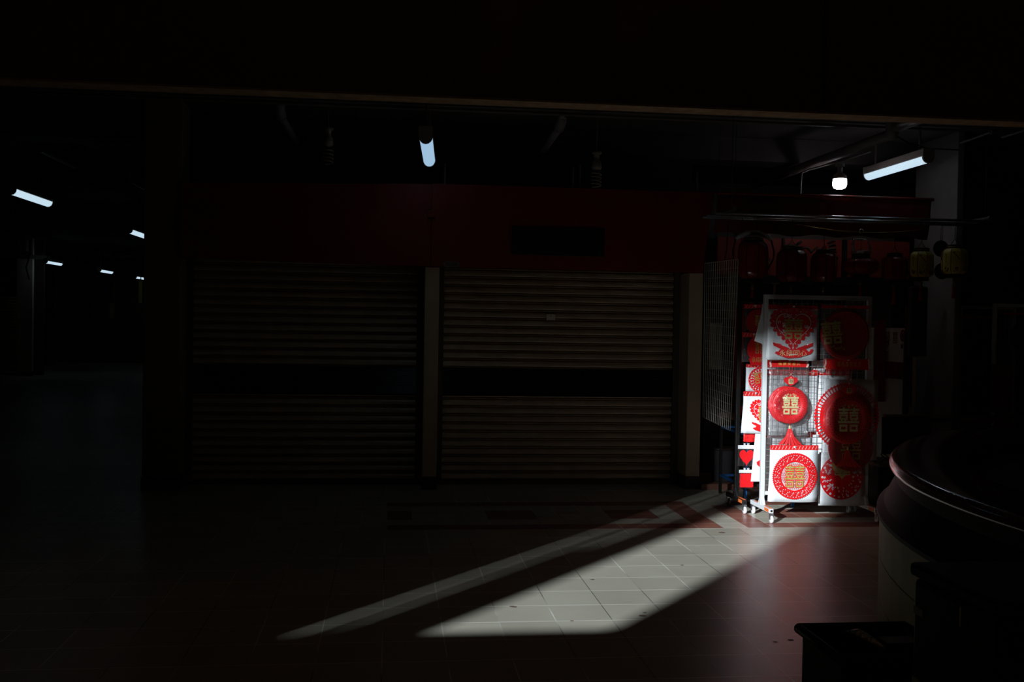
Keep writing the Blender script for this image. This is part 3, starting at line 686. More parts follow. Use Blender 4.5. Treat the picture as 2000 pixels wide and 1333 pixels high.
# ------------------------------------------------------------------ hang bags
def mpp(px, py, Y): return (W(px+50,py,Y).x-W(px-50,py,Y).x)/100
def sheet(w_, h_, y, name, m, parent, bulge=.006, seed=0, t=.003, skew=0., z0=0.):
    rnd = random.Random(seed); nx, nz = 8, 10; V = []; Fc = []; ph = rnd.random()*6
    for side in (0, 1):
        for j in range(nz+1):
            for i in range(nx+1):
                u, v = i/nx, j/nz; x = (u-.5)*w_+skew*v; z = z0-h_*v
                d = bulge*math.sin(math.pi*u)*math.sin(math.pi*min(1, v*1.0+.02))+.0025*math.sin(9*u+ph)*v+.002*math.sin(7*v+2*ph)
                V.append((x, y-(d+t if side else d*.4), z+.003*math.sin(5*u+ph)*(v > .95)))
    n1 = (nx+1)*(nz+1)
    for j in range(nz):
        for i in range(nx):
            k = j*(nx+1)+i; Fc.append((n1+k+nx+1, n1+k+nx+2, n1+k+1, n1+k))
            Fc.append((k, k+1, k+nx+2, k+nx+1))
    for i in range(nx): Fc.append((i, n1+i, n1+i+1, i+1)); k = nz*(nx+1)+i; Fc.append((k, k+1, n1+k+1, n1+k))
    for j in range(nz): k = j*(nx+1); Fc.append((k, k+nx+1, n1+k+nx+1, n1+k)); k += nx; Fc.append((k, n1+k, n1+k+nx+1, k+nx+1))
    return MB().add(V, Fc).build(name, M[m], parent, True)
def hook(parent, x, z, y, ln=.05):
    MB().tube([(x,y+.03,z+.012),(x,y-ln*.3,z+.004),(x,y-ln*.5,z+.012)], .0022, 6).build('wire_hook', M['steel'], parent)
    mb = MB(); mb.plate([(x-.006,z-.004),(x+.010,z-.002),(x+.012,z+.010),(x,z+.013),(x-.008,z+.008)], y-.006, .003); mb.build('hang_tab', M['paper2'], parent)
def bag(label, x0, y0, x1, y1, Y, hdr=7, stripes=False, m='paper', seed=0, bulge=.006, hm='red_tab', group='packets on the white grid rack', hook_=True, name='gift_packet', hx=0., extra=0):
    k = mpp((x0+x1)/2, y0, Y); p = W((x0+x1)/2, y0, Y); wd = (x1-x0)*k; ht = (y1-y0)*k; hh = hdr*k
    t = thing(name, label, 'packet', (p.x, Y, p.z), group=group)
    sheet(wd, ht-hh*.6, -.002, 'backing_sheet', m, t, bulge, seed, z0=-hh*.6)
    for e in range(extra): sheet(wd*(.97-.03*e), ht-hh*.5-.003*(e+1), .004+.006*e, 'backing_sheet', 'paper', t, bulge*.4, seed+5+e, z0=-hh*.6, skew=.010*(e+1)*(-1)**e)
    if hdr:
        mb = MB(); mb.rect(-wd/2, -hh, wd/2, 0, -.004, .005); o = bevel(mb.build('header_card', M[hm], t), .0015)
        if stripes:
            mb = MB(); n = int(wd/.028)
            for i in range(n): x = -wd/2+.012+i*.028; mb.plate([(x,-hh*.85),(x+.004,-hh*.85),(x+.016,-hh*.2),(x+.012,-hh*.2)], -.009, .0012)
            mb.build('stripes', M['pink'], o)
    if hook_: hook(t, hx, -hh*.45, -.008)
    return t, wd, ht, hh, k
def shift(mb, dx, dz, rot=0.):
    c, s = math.cos(rot), math.sin(rot); return mb.xform(lambda v: Vector((v.x*c-v.z*s+dx, v.y, v.x*s+v.z*c+dz)))

YB = 8.06
# heart packet, top left
t, wd, ht, hh, k = bag('square white packet with scalloped red heart, top left of the white rack', 1500.5, 597, 1597, 700, YB, 7.5, seed=1, bulge=.010, extra=2)
def heart_cut(t, wd, hw, hh_, cz, k, yb=-.018, text=True, rot=0., dx=0.):
    mb = MB(); P = heart_pts(hw, hh_); mb.plate(P, yb, .0015)
    for i in range(0, 72, 2): mb.disc(P[i][0]*1.0, P[i][1]*1.0, hw*.045, yb, .0015, 10)
    mb.disc(0, hh_*.44, hw*.09, yb, .0015, 12); mb.disc(-hw*.06, hh_*.49, hw*.05, yb, .0015, 10); mb.disc(hw*.06, hh_*.49, hw*.05, yb, .0015, 10)
    for sx in (-1, 1):
        mb.ring(sx*hw*.34, -hh_*.46, hw*.06, hw*.12, yb, .0016, 16, -2.2 if sx < 0 else -4.1, 1.9 if sx < 0 else 0.)
        mb.plate([(sx*hw*.08,-hh_*.44),(sx*hw*.30,-hh_*.36),(sx*hw*.46,-hh_*.30),(sx*hw*.44,-hh_*.38),(sx*hw*.2,-hh_*.5)], yb, .0016)
    mb.plate([(-hw*.36,-hh_*.60),(-hw*.3,-hh_*.47),(hw*.28,-hh_*.45),(hw*.36,-hh_*.52),(hw*.33,-hh_*.60),(hw*.14,-hh_*.66),(-hw*.12,-hh_*.68)], yb-.0004, .0016)
    shift(mb, dx, cz, rot); o = mb.build('paper_cut_heart', M['red'], t)
    mb = MB(); heart_band(mb, hw, hh_, .76, .795, yb-.0022, .0006)
    for i in range(0, 72, 3): q = heart_pts(hw*.90, hh_*.90)[i]; mb.disc(q[0], q[1], hw*.013, yb-.0022, .0006, 8)
    rnd = random.Random(3)
    for i in range(26):
        q = heart_pts(hw*rnd.uniform(.42,.70), hh_*rnd.uniform(.42,.70))[rnd.randrange(72)]
        if abs(q[0]) > hw*.2 or q[1] < -hh_*.26 or q[1] > hh_*.3: curl(mb, q[0], q[1], hw*.035, rnd.random()*6, yb-.0022, .0006, .45)
    mb.plate([(-hw*.09,-hh_*.605),(hw*.10,-hh_*.605),(hw*.07,-hh_*.585),(-hw*.06,-hh_*.585)], yb-.0024, .0006)
    shift(mb, dx, cz, rot); mb.build('cut_openings', M['paper2'], o)
    mb = MB(); shuangxi(mb, 0, hh_*.03, hw*.42, hh_*.50, yb-.0022, .003, fat=.002); shift(mb, dx, cz, rot); mb.build('double_happiness', M['gold'], o)
    if text: text_mesh('永结同心', hw*.62, M['goldpale'], 'greeting', o, dx, cz-hh_*.555, yb-.0024, height=hh_*.15)
    return o
heart_cut(t, wd, 86*k, 78*k, -46*k, k)
sheet(wd*.985, ht-hh, -.024, 'clear_sleeve', 'film', t, .010, 11, .001, z0=-hh*.8)
# round deep-red packet, top right
t, wd, ht, hh, k = bag('clear packet with deep red disc and tilted gold emblem, top right of white rack', 1604, 597, 1697, 698, YB, 6, m='hazy', seed=2, bulge=.012, hx=.0)
mb = MB(); mb.lathe([(.0001,-.006),(46*k,-.006),(48*k,0),(45*k,.010),(38*k,.012),(36*k,.008),(.0001,.008)], 48)
mb.xform(lambda v: Vector((v.x, -v.z-.014, v.y-54*k))); o = mb.build('velvet_disc', M['darkred'], t, True)
mb = MB(); mb.ring(0,0,41*k,42.5*k,-.024,.003,48); shift(mb,0,-54*k); mb.build('raised_ring', M['red'], o)
mb = MB(); shuangxi(mb, 0, 0, 37*k, 42*k, -.024, .004, fat=.0025, shear=-.16); shift(mb, -27*k, -51*k); mb.build('double_happiness', M['gold'], o)
mb = MB()
for i in range(6): mb.ring((-28+i*5)*k, (-78-.5*i+2*math.sin(i*2))*k, 1.1*k, 1.9*k, -.024, .003, 8)
mb.build('small_gold_print', M['gold'], o)
sheet(wd, ht-hh, -.034, 'clear_sleeve', 'film', t, .014, 12, .001, z0=-hh*.8)

# packaged hanging ornaments
def ornament(t, k, zc, R_, y, knot=True, gold=True, zk=None, tz=None, tassel=True, dx=0.):
    mb = MB(); mb.lathe([(.0001,-.004),(R_*.97,-.004),(R_,0),(R_*.97,.008),(R_*.64,.010),(R_*.62,.005),(.0001,.005)], 56)
    mb.xform(lambda v: Vector((v.x+dx, -v.z+y, v.y+zc))); d = mb.build('round_plaque', M['red'], t, True)
    mb = MB()
    for k2 in range(40):
        a = 2*math.pi*k2/40
        for r_, s_ in ((.90,.020),(.80,.028),(.71,.018)):
            aa = a+(.08 if r_ == .80 else 0); mb.disc(dx+r_*R_*math.cos(aa), zc+r_*R_*math.sin(aa), s_*R_, y-.0098, .0006, 7)
    for k2 in range(30): a = 2*math.pi*k2/30; mb.disc(dx+.54*R_*math.cos(a), zc+.54*R_*math.sin(a), .03*R_, y-.005, .0006, 7)
    mb.build('pierced_holes', M['red_hole'], d)
    if gold:
        mb = MB(); shuangxi(mb, dx, zc, R_*.86, R_*1.0, y-.0062, .006, fat=.0022); mb.build('double_happiness', M['goldpale'], d)
        mb = MB()
        for i in range(5): mb.ring(dx+(-.32+.16*i)*R_, zc+(.56+.03*math.sin(i*2.3))*R_, .03*R_, .055*R_, y-.0062, .003, 8)
        mb.build('gold_scroll', M['goldpale'], d)
    if knot:
        mb = MB()
        for sx in (-1, 1): mb.ring(dx+sx*8*k, zk+1*k, 2.5*k, 5.5*k, y-.002, .006, 16); mb.disc(dx+sx*8*k, zk+1*k, 2.6*k, y-.001, .004, 12)
        mb.disc(dx, zk+3*k, 6*k, y-.002, .006, 16); mb.plate([(dx-8*k,zk+5*k),(dx-8*k,zk-6*k),(dx,zk-10*k),(dx+8*k,zk-6*k),(dx+8*k,zk+5*k)], y-.001, .006)
        o = mb.build('small_knot', M['red'], t)
        mb = MB(); mb.rect(dx-4.5*k, zk-6*k, dx+4.5*k, zk+3.5*k, y-.008, .002); o2 = mb.build('gold_square', M['goldpale'], o)
        mb = MB(); shuangxi(mb, dx, zk-1.2*k, 7*k, 7.6*k, y-.010, .001); mb.build('emblem', M['red_hole'], o2)
        MB().tube([(dx-3*k,y,zk+26*k),(dx-1.5*k,y-.004,zk+15*k),(dx,y-.004,zk+8*k)], .0018, 5).build('red_cord', M['red'], t)
        MB().tube([(dx+3*k,y,zk+26*k),(dx+1.5*k,y-.005,zk+15*k),(dx,y-.004,zk+8*k)], .0018, 5).build('red_cord', M['red'], t)
        mb = MB(); mb.lathe([(.0001,-.006),(.005,-.003),(.005,.003),(.0001,.006)], 10, (dx,y-.006,zk+12*k)); mb.build('gold_bead', M['goldpale'], t, True)
    if tassel:
        MB().tube([(dx,y-.004,zc-R_),(dx+.5*k,y-.004,tz+4*k)], .002, 5).build('red_cord', M['red'], t)
        V = []; Fc = []; n = 22
        mb = MB(); rnd = random.Random(5)
        for i in range(n):
            u = i/(n-1)-.5; top = Vector((dx+u*5*k, y-.004+.003*math.cos(i*2), tz)); b = Vector((dx+u*44*k+2*k, y-.006+.01*math.cos(i*1.7), tz-31*k+rnd.uniform(-1,1.5)*k))
            m_ = top.lerp(b, .5)+Vector((-u*10*k, 0, 0)); mb.tube([top, m_, b], [.0035,.0055,.0065], 5)
        mb.build('tassel', M['red'], t)
        mb = MB(); mb.lathe([(.004,tz-2*k),(.008,tz),(.008,tz+4*k),(.004,tz+6*k)], 12, (dx,y-.004,0)); mb.build('tassel_cap', M['goldpale'], t, True)
def pouch(t, x0, x1, z0, z1, y0, y1, m, seed):
    wd = x1-x0
    for nm, y, b in (('pouch_back', y0, .002), ('pouch_front', y1, .014)):
        o = sheet(wd, z1-z0, y, nm, m if nm == 'pouch_back' else 'film', t, b, seed, .0008, z0=z1); o.location.x = (x0+x1)/2
def banner(t, x0, x1, z0, z1, y, text, tw, tx=0., rag=.0):
    mb = MB(); mb.plate([(x0,z0),(x1,z0-rag),(x1,z1-rag*.4),(tx*.2,z1+.004),(x0,z1)], y, .003); o = mb.build('header_card', M['red_tab'], t)
    for xx, sg in ((x0, 1), (x1, -1)):
        mb = MB()
        for i in range(6): mb.disc(xx+sg*(.005+.010*random.random()), z0+(z1-z0)*(.08+.8*i/5), .0085, y-.003, .0015, 8)
        mb.build('floral_print', M['pink'], o)
    text_mesh(text, tw, M['gold_print'], 'greeting', o, tx, (z0+z1)/2-.001, y-.004, height=(z1-z0)*.48, sp=1.5)
Y3 = 8.128
k = mpp(1542,780,Y3)
p = W(1541,702,Y3)
t = thing('hanging_ornament', 'round red ornament with tassel in clear pouch, middle left of the white rack', 'ornament', (p.x, Y3, p.z), group='packaged hanging ornaments')
banner(t, -38*k, 38*k, -15*k, 0, -.004, '福康安喜庆', 43*k)
hook(t, 0, -3*k, -.008)
ornament(t, k, -86*k, 35*k, -.022, zk=-40*k, tz=-130*k, dx=2*k)
ornament(t, k, -85*k, 34.5*k, -.006, knot=False, gold=False, tassel=False, dx=-5*k)
pouch(t, -39*k, 39*k, -161*k, -14*k, -.002, -.040, 'hazy', 21)
Y4 = 8.085
k = mpp(1655,780,Y4); p = W(1655,701,Y4)
# wide lacy disc hanging behind the large pouch
t = thing('paper_cut_disc', 'very wide lacy red disc peeping out behind the large pouch', 'decoration', W(1655,748,8.116), group='packets on the white grid rack')
kk = mpp(1655,812,8.128); mb = MB(); mb.ring(0,0,.0*kk,52*kk,0,.002,56); mb.ring(0,0,59.5*kk,62*kk,0,.002,64)
for i in range(60):
    a = 2*math.pi*i/60; mb.disc(62*kk*math.cos(a), 62*kk*math.sin(a), 1.8*kk, 0, .002, 8)
    mb.plate([(51*kk*math.cos(a-.02),51*kk*math.sin(a-.02)),(60*kk*math.cos(a-.02),60*kk*math.sin(a-.02)),(60*kk*math.cos(a+.02),60*kk*math.sin(a+.02)),(51*kk*math.cos(a+.02),51*kk*math.sin(a+.02))], 0, .002)
shift(mb, 0, -64*kk); mb.build('lace', M['red'], t)
o = sheet(106*kk, 150*kk, .008, 'pale_sleeve', 'paper', t, .004, 31, .001, z0=6*kk); o.location.x = 8*kk
t = thing('hanging_ornament', 'larger red ornament in long clear pouch, middle right of the white rack', 'ornament', (p.x, Y4, p.z), group='packaged hanging ornaments')
banner(t, -46*k, 44*k, -20*k, 0, -.004, '高档喜庆年货', 46*k, 3*k, .004)
hook(t, 0, -3*k, -.008)
ornament(t, k, -113*k, 46*k, -.022, zk=-58*k, tz=-170*k, dx=2*k)
mb = MB(); mb.disc(10*k, -166*k, 44*k, -.002, .006, 48); o = mb.build('rear_plaque', M['darkred'], t)
mb = MB(); shuangxi(mb, 10*k, -166*k, 40*k, 46*k, -.009, .002); mb.build('rear_emblem', M['gold'], o)
pouch(t, -45*k, 50*k, -218*k, -18*k, .000, -.044, 'film', 22)

# bottom row
t, wd, ht, hh, k = bag('white packet with lacy red ring and gold emblem, bottom left of the white rack', 1504, 870, 1598, 977, 8.05, 9, True, seed=3, extra=3)
cz = -58*k; R_ = 44*k
mb = MB(); lace_round(mb, R_, -.016, .0012); shift(mb, 1*k, cz); o = mb.build('lace_ring', M['red'], t)
mb = MB(); net(mb, R_, -.0162, .0008); shift(mb, 1*k, cz); mb.build('net_centre', mat('faded_red_net', (.62,.16,.15), .6), o)
mb = MB(); shuangxi(mb, 0, 0, R_*.86, R_*.96, -.0168, .001, fat=.0050); shift(mb, 1*k, cz); e = mb.build('emblem_outline', M['red'], o)
mb = MB(); shuangxi(mb, 0, 0, R_*.86, R_*.96, -.018, .003, fat=.0010); shift(mb, 1*k, cz); mb.build('double_happiness', M['gold'], e)
t, wd, ht, hh, k = bag('white packet with red disc full of cut openings, bottom right of the white rack', 1600, 884, 1690, 984, 8.12, 0, seed=4, hook_=False, extra=0)
cz = -46*k; R_ = 42*k; rnd = random.Random(9)
mb = MB(); mb.disc(0,0,R_,-.016,.0012,56); shift(mb,-2*k,cz); o = mb.build('paper_cut_disc', M['red'], t)
mb = MB()
for i in range(26): a = 2*math.pi*i/26; mb.disc(.89*R_*math.cos(a), .89*R_*math.sin(a), (.030+.026*(i % 2))*R_, -.0172, .0006, 8)
for i in range(70):
    a = rnd.uniform(0, 6.283); r = R_*rnd.uniform(.5,.82)
    if rnd.random() < .55: curl(mb, r*math.cos(a), r*math.sin(a), R_*rnd.uniform(.035,.06), rnd.random()*6, -.0172, .0006, .5)
    else: mb.plate([(r*math.cos(a)+R_*s_*.045*math.cos(q+a), r*math.sin(a)+R_*s_*.045*math.sin(q+a)) for q, s_ in ((0,1.4),(2,.8),(3.1,1.2),(4.2,.7))], -.0172, .0006)
shift(mb,-2*k,cz); mb.build('cut_openings', M['paper2'], o)
mb = MB(); P = heart_pts(R_*.95, R_*.9); mb.plate([(x, z-.02*R_) for x, z in P], -.0172, .0012); shift(mb,-1*k,cz+14*k); g = mb.build('gold_heart', M['gold'], o)
mb = MB(); shuangxi(mb, 0, 0, R_*.8, R_*.62, -.0186, .0012); shift(mb,-1*k,cz+16*k); mb.build('double_happiness', M['goldpale'], g)

# packets on the far side of the white grid
for i, (x0, y0_, x1, y1_, lab) in enumerate((
    (1494,722,1540,846,'white packet behind the grid, upper left'), (1541,722,1579,846,'white packet behind the grid, hidden by the tasselled pouch'),
    (1578,723,1596,838,'narrow white packet behind the grid, between both pouches'), (1585,705,1612,725,'plain white card behind the grid above the narrow packet'),
    (1597,722,1660,846,'white packet behind the grid, behind the large pouch'),
    (1493,843,1540,962,'white packet behind the grid, lower left'), (1541,843,1585,962,'white packet behind the grid, lower centre'), (1586,838,1660,955,'white packet behind the grid, lower right'))):
    Yb = 8.178+.016*i
    t, wd, ht, hh, k = bag(lab, x0, y0_, x1, y1_, Yb, 11 if y1_-y0_ > 40 else 0, False, seed=40+i, hook_=False, group='packets behind the white grid')
    if hh:
        mb = MB(); n = max(1, int(wd/.05))
        for j in range(n):
            x = -wd/2+(j+.5)*wd/n; mb.rect(x-.012,-hh*.75,x+.012,-hh*.6,-.009,.001); mb.rect(x-.012,-hh*.75,x-.009,-hh*.25,-.009,.001); mb.rect(x+.004,-hh*.5,x+.014,-hh*.3,-.009,.001)
        mb.build('key_pattern', M['pink'], t)
# fanned white packet on the left edge
def fan(px, py0, px1, py1, Y, label, group):
    a = W(px,py0,Y); b = W(px1,py1,Y); t = thing('gift_packet', label, 'packet', a, group=group)
    wd = a.x-b.x; ht = a.z-b.z
    for i in range(3):
        mb = MB(); mb.plate([(-.004-.003*i,0),(.010,0),(.016,-ht*1.08+.01*i),(-wd*.25,-ht*.98),(-wd*(1-.25*i),-ht*(.93+.02*i))], .006*i, .002); mb.build('folded_sheet', M['paper'], t)
    return t
fan(1492,594,1473,672,8.18,'white packet turned edge-on beside the left post of the white rack','packets on the white grid rack')

# ------------------------------------------------------------------ rolling grid racks
def rack(loc, label, wd, m, front_wheel, rear_wheel, grid=True, ht=1.82, depth=.22, z0=.19, foot_lo=-1, group='rolling grid racks'):
    t = thing('grid_rack', label, 'display rack', loc, group=group)
    mb = MB(); mb.box((0,-.0175,.11),(.035,.0175,ht)); mb.box((wd-.035,-.0175,.11),(wd,.0175,ht))
    mb.box((.035,-.0175,ht-.035),(wd-.035,.0175,ht)); mb.box((.035,-.012,z0),(wd-.035,.012,z0+.03)); bevel(mb.build('frame', M[m], t), .003)
    mb = MB(); x = .035+.045
    while x < wd-.04: mb.box((x-.0014,-.0014,z0+.03),(x+.0014,.0014,ht-.035)); x += .0485
    z = z0+.08
    while z < ht-.05: mb.box((.035,-.0042,z-.0014),(wd-.035,-.0014,z+.0014)); z += .0485
    mb.build('wire_grid', M['wire'] if m == 'white_paint' else M[m], t)
    for xx in (.0175, wd-.0175):
        mb = MB(); mb.box((xx-.0175,-depth,.078),(xx+.0175,depth,.113))
        mb.add([(xx-.012,-.06,.113),(xx+.012,-.06,.113),(xx+.012,.06,.113),(xx-.012,.06,.113),(xx-.012,-.018,.19),(xx+.012,-.018,.19),(xx+.012,.018,.19),(xx-.012,.018,.19)], [(0,1,5,4),(1,2,6,5),(2,3,7,6),(3,0,4,7),(4,5,6,7)])
        f = bevel(mb.build('foot_bar', M[m], t), .003)
        mb = MB(); mb.box((xx-.0085,-depth-.001,.087),(xx+.0085,-depth+.004,.104)); mb.build('open_end', M['black'], f)
        mb = MB(); mb.box((xx+.0176,-depth+.02,.083),(xx+.0186,-depth+.11,.109)); mb.box((xx-.0186,-depth+.02,.083),(xx-.0176,-depth+.11,.109)); mb.box((xx-.004,-depth+.02,.1131),(xx+.0176,depth-.06,.1145)); mb.build('orange_tape', M['orange'], f)
        for yy, wm in ((-depth+.012, front_wheel), (depth-.012, rear_wheel)):
            mb = MB(); mb.box((xx-.012,yy-.03,.064),(xx+.012,yy+.015,.0778)); mb.box((xx-.016,yy-.026,.028),(xx-.013,yy-.002,.066)); mb.box((xx+.013,yy-.026,.028),(xx+.016,yy-.002,.066))
            c = mb.build('caster', M['steel'], t)
            mb = MB(); mb.lathe([(.008,-.011),(.026,-.011),(.0305,-.007),(.0305,.007),(.026,.011),(.008,.011)], 20); mb.xform(lambda v: Vector((xx+v.z, yy-.014+v.x, .0305+v.y))); mb.build('wheel', M[wm], c, True)
    return t
rack((3.008, 8.14, 0), 'white rolling grid rack full of red and white wedding packets, lit by the sun', .915, 'white_paint', 'wheel', 'wheel')
rack((2.93, 8.545, 0), 'black rolling grid rack standing just behind the white one', .94, 'black_paint', 'wheel', 'greywheel', ht=1.80)
# packets on the black rack, seen left of the white one
G2 = 'packets on the black rack'
YK = 8.50
t, wd, ht, hh, k = bag('clear packet with dark red disc, topmost on the black rack', 1453, 595, 1516, 647, YK, 8, True, 'hazy', 61, group=G2, hx=-.05)
mb = MB(); mb.disc(0,0,24*k,-.014,.008,40); mb.ring(0,0,21*k,22.5*k,-.022,.002,40); shift(mb,-5*k,-33*k); o = mb.build('velvet_disc', M['darkred'], t)
mb = MB(); shuangxi(mb,0,0,16*k,20*k,-.023,.003); shift(mb,-3*k,-30*k); mb.build('double_happiness', M['gold'], o)
t, wd, ht, hh, k = bag('clear packet with red disc and gold lettering, second on the black rack', 1449, 650, 1516, 706, YK-.02, 9, True, 'hazy', 62, group=G2, hx=-.05)
mb = MB(); mb.disc(0,0,26*k,-.014,.008,40); mb.ring(0,0,22*k,23.5*k,-.022,.002,40); mb.plate([(-22*k,-18*k),(22*k,-18*k),(18*k,-31*k),(-18*k,-31*k)],-.0135,.004); shift(mb,2*k,-31*k); o = mb.build('velvet_disc', M['red'], t)
mb = MB(); shuangxi(mb,0,0,19*k,21*k,-.023,.003); shift(mb,0*k,-29*k); mb.build('double_happiness', M['gold'], o)
text_mesh('永结同心', 32*k, M['gold'], 'greeting', o, 1*k, -51*k, -.024, height=10*k)
t, wd, ht, hh, k = bag('small white packet with round red paper cut, third on the black rack', 1457, 712, 1516, 763, YK-.01, 6, True, seed=63, group=G2, hx=-.03)
R_ = 24*k; mb = MB(); mb.ring(0,0,.86*R_,R_,-.012,.0012,48); mb.disc(0,0,.5*R_,-.012,.0012,32)
for i in range(22): a = 6.283*i/22; mb.disc(.74*R_*math.cos(a),.74*R_*math.sin(a),.07*R_,-.012,.0012,8); curl(mb,.62*R_*math.cos(a+.14),.62*R_*math.sin(a+.14),.1*R_,a,-.012,.0012,.5); mb.plate([(.48*R_*math.cos(a-.05),.48*R_*math.sin(a-.05)),(.88*R_*math.cos(a-.04),.88*R_*math.sin(a-.04)),(.88*R_*math.cos(a+.04),.88*R_*math.sin(a+.04)),(.48*R_*math.cos(a+.05),.48*R_*math.sin(a+.05))],-.012,.0012)
shift(mb,-1*k,-29*k); o = mb.build('paper_cut_disc', M['red'], t)
mb = MB()
for i in range(22): a = 6.283*i/22; mb.disc(.93*R_*math.cos(a),.93*R_*math.sin(a),.028*R_,-.0132,.0006,6)
shift(mb,-1*k,-29*k); mb.build('cut_openings', M['paper2'], o)
mb = MB(); shuangxi(mb,0,0,.95*R_,.9*R_,-.0135,.002,shear=-.2); shift(mb,-3*k,-25*k); mb.build('double_happiness', M['gold'], o)
t, wd, ht, hh, k = bag('thick white packet bundle with red paper heart, fourth on the black rack', 1452, 765, 1516, 844, YK-.05, 9, True, seed=64, group=G2, hx=-.04, extra=3)
heart_cut(t, wd, 52*k, 50*k, -42*k, k, -.016, text=False, dx=8*k)
t, wd, ht, hh, k = bag('little red square packet under the paper heart bundle', 1452, 846, 1477, 863, YK-.02, 0, False, 'red_tab', 65, .002, group=G2, hook_=False)
mb = MB()
for i in range(12): mb.disc((random.random()-.5)*.08,-random.random()*.06,.003,-.008,.001,6)
mb.build('pierced_holes', M['red_hole'], t)
for (x0,y0_,x1,y1_,lab,kind) in ((1441,870,1473,910,'little clear packet with shredded red heart and white header','h'),(1443,918,1471,953,'little clear packet with red paper square, lowest on the black rack','s')):
    t, wd, ht, hh, k = bag(lab, x0,y0_,x1,y1_, YK-.03, 7 if kind == 'h' else 6, False, 'film' , 66, .004, hm='paper2', group=G2, hook_=False)
    hook(t,-.016,.004,0); hook(t,.016,.004,0)
    mb = MB()
    if kind == 'h':
        heart_band(mb, 28*k, 30*k, .62, 1., -.006, .004); mb.plate([(x*.66, z*.66) for x, z in heart_pts(28*k,30*k)], -.006, .002)
        for i in range(30): a = random.random()*6.28; r = random.random()*9*k; curl(mb, r*math.cos(a), r*math.sin(a), 2*k, a, -.009, .002, .4)
        shift(mb,1*k,-24*k)
    else:
        for i in range(5):
            for j in range(5): mb.ring((i-2)*5*k,(j-2)*5*k,1.0*k,3.4*k,-.006,.003,10)
        mb.rect(-12*k,-13*k,12*k,11*k,-.006,.001); shift(mb,1*k,-20*k)
    mb.build('paper_cut', M['red'], t)
a = W(1478,846,8.46)
t = thing('gift_packet', 'tall narrow white packet with a red petal, beside the left rack post', 'packet', a, group=G2); k = mpp(1478,880,8.46)
mb = MB(); mb.plate([(-3*k,0),(22*k,0),(22*k,-92*k),(-10*k,-92*k),(-6*k,-40*k)],0,.01); bevel(mb.build('backing_sheet', M['paper'], t), .003)
mb = MB(); mb.plate([(14*k,-50*k),(6*k,-51*k),(0,-55*k),(1*k,-60*k),(7*k,-65*k),(14*k,-68*k)],-.0105,.001); mb.build('red_petal', M['red'], t)
# pinkish pole with T top
p = W(1513,555,9.5)
t = thing('clothes_pole', 'pale pink pole with T-shaped top rising behind the racks', 'pole', (p.x, 9.5, 0))
MB().tube([(0,0,.02),(0,0,p.z)], .012, 10).build('shaft', mat('pale_pink_paint', (.34,.2,.19), .5), t)
mb = MB(); mb.box((-.035,-.01,p.z-.002),(.045,.01,p.z+.012)); mb.build('crossbar', bpy.data.materials['pale_pink_paint'], t)
mb = MB(); mb.lathe([(.10,0),(.10,.012),(.02,.022)], 20); mb.build('base', M['black'], t)

# ------------------------------------------------------------------ blue-legged table with its load, grid panel, tub
tx0, tx1, ty0, ty1 = 3.055, 3.50, 8.66, 9.36
t = thing('work_table', 'wooden-topped table on thin blue metal legs behind the racks', 'table', (0,0,0))
zt = .72
for x, y in ((tx0+.02,ty0+.02),(tx1-.02,ty0-.04),(tx0+.02,ty1),(tx1-.02,ty1)):
    mb = MB(); mb.box((x-.012,y-.012,0),(x+.012,y+.012,zt)); mb.build('leg', M['blue'] if y < 9 else M['black_paint'], t)
mb = MB(); mb.box((tx0,ty0-.05,zt),(tx1,ty1+.03,zt+.03)); bevel(mb.build('top', M['wood'], t), .004)
for z in (.62, .17):
    mb = MB()
    mb.bar((tx0+.02,ty0+.02,z),(tx0+.02,ty1,z),.02); mb.bar((tx1-.02,ty0,z),(tx1-.02,ty1,z),.02); mb.bar((tx0+.02,ty1,z),(tx1-.02,ty1,z),.02)
    mb.build('stretcher', M['blue'], t)
# tub stands beside the table
p = F(1411,946)
t = thing('tub', 'dark grey plastic tub on the step behind the black rack', 'tub', (3.22, 9.75, .055))
k = mpp(1411,900,9.75)
mb = MB(); mb.lathe([(.098,0),(.105,.01),(.118,.29),(.124,.30),(.124,.318),(.116,.322),(.112,.30),(.10,.02),(.0001,.02)], 32); mb.build('body', M['bin'], t, True)
mb = MB(); mb.lathe([(.125,.305),(.135,.315),(.128,.33),(.115,.33)], 32, ripple=lambda a: 1+.03*math.sin(5*a)); mb.build('liner_bag', M['darkwood'], t, True)
# wire grid panel hung askew
gp = [(2.955,9.58,2.150),(3.040,8.88,2.150),(2.998,8.88,.635),(2.965,9.58,.690)]
def gpt(u, v):
    a = Vector(gp[0]).lerp(Vector(gp[1]), u); b = Vector(gp[3]).lerp(Vector(gp[2]), u); return a.lerp(b, v)
t = thing('wire_grid', 'loose wire grid panel hanging beside the right pier', 'grid panel', (0,0,0))
mb = MB(); n = 15
for i in range(1, n): mb.tube([gpt(i/n,0), gpt(i/n,1)], .003, 5)
for j in range(1, 20): mb.tube([gpt(0,j/20)+Vector((.003,0,0)), gpt(1,j/20)+Vector((.003,0,0))], .0012, 4)
mb.build('wires', M['bare_wire'], t)
mb = MB(); mb.tube([gpt(0,0),gpt(1,0),gpt(1,1),gpt(0,1),gpt(0,0)], .0034, 6); mb.build('border', M['bare_wire'], t)
MB().tube([gpt(.6,0), gpt(.6,0)+Vector((.02,.0,.10)), gpt(.6,0)+Vector((.03,.0,.36))], .004, 6).build('hanging_cord', M['black'], t)
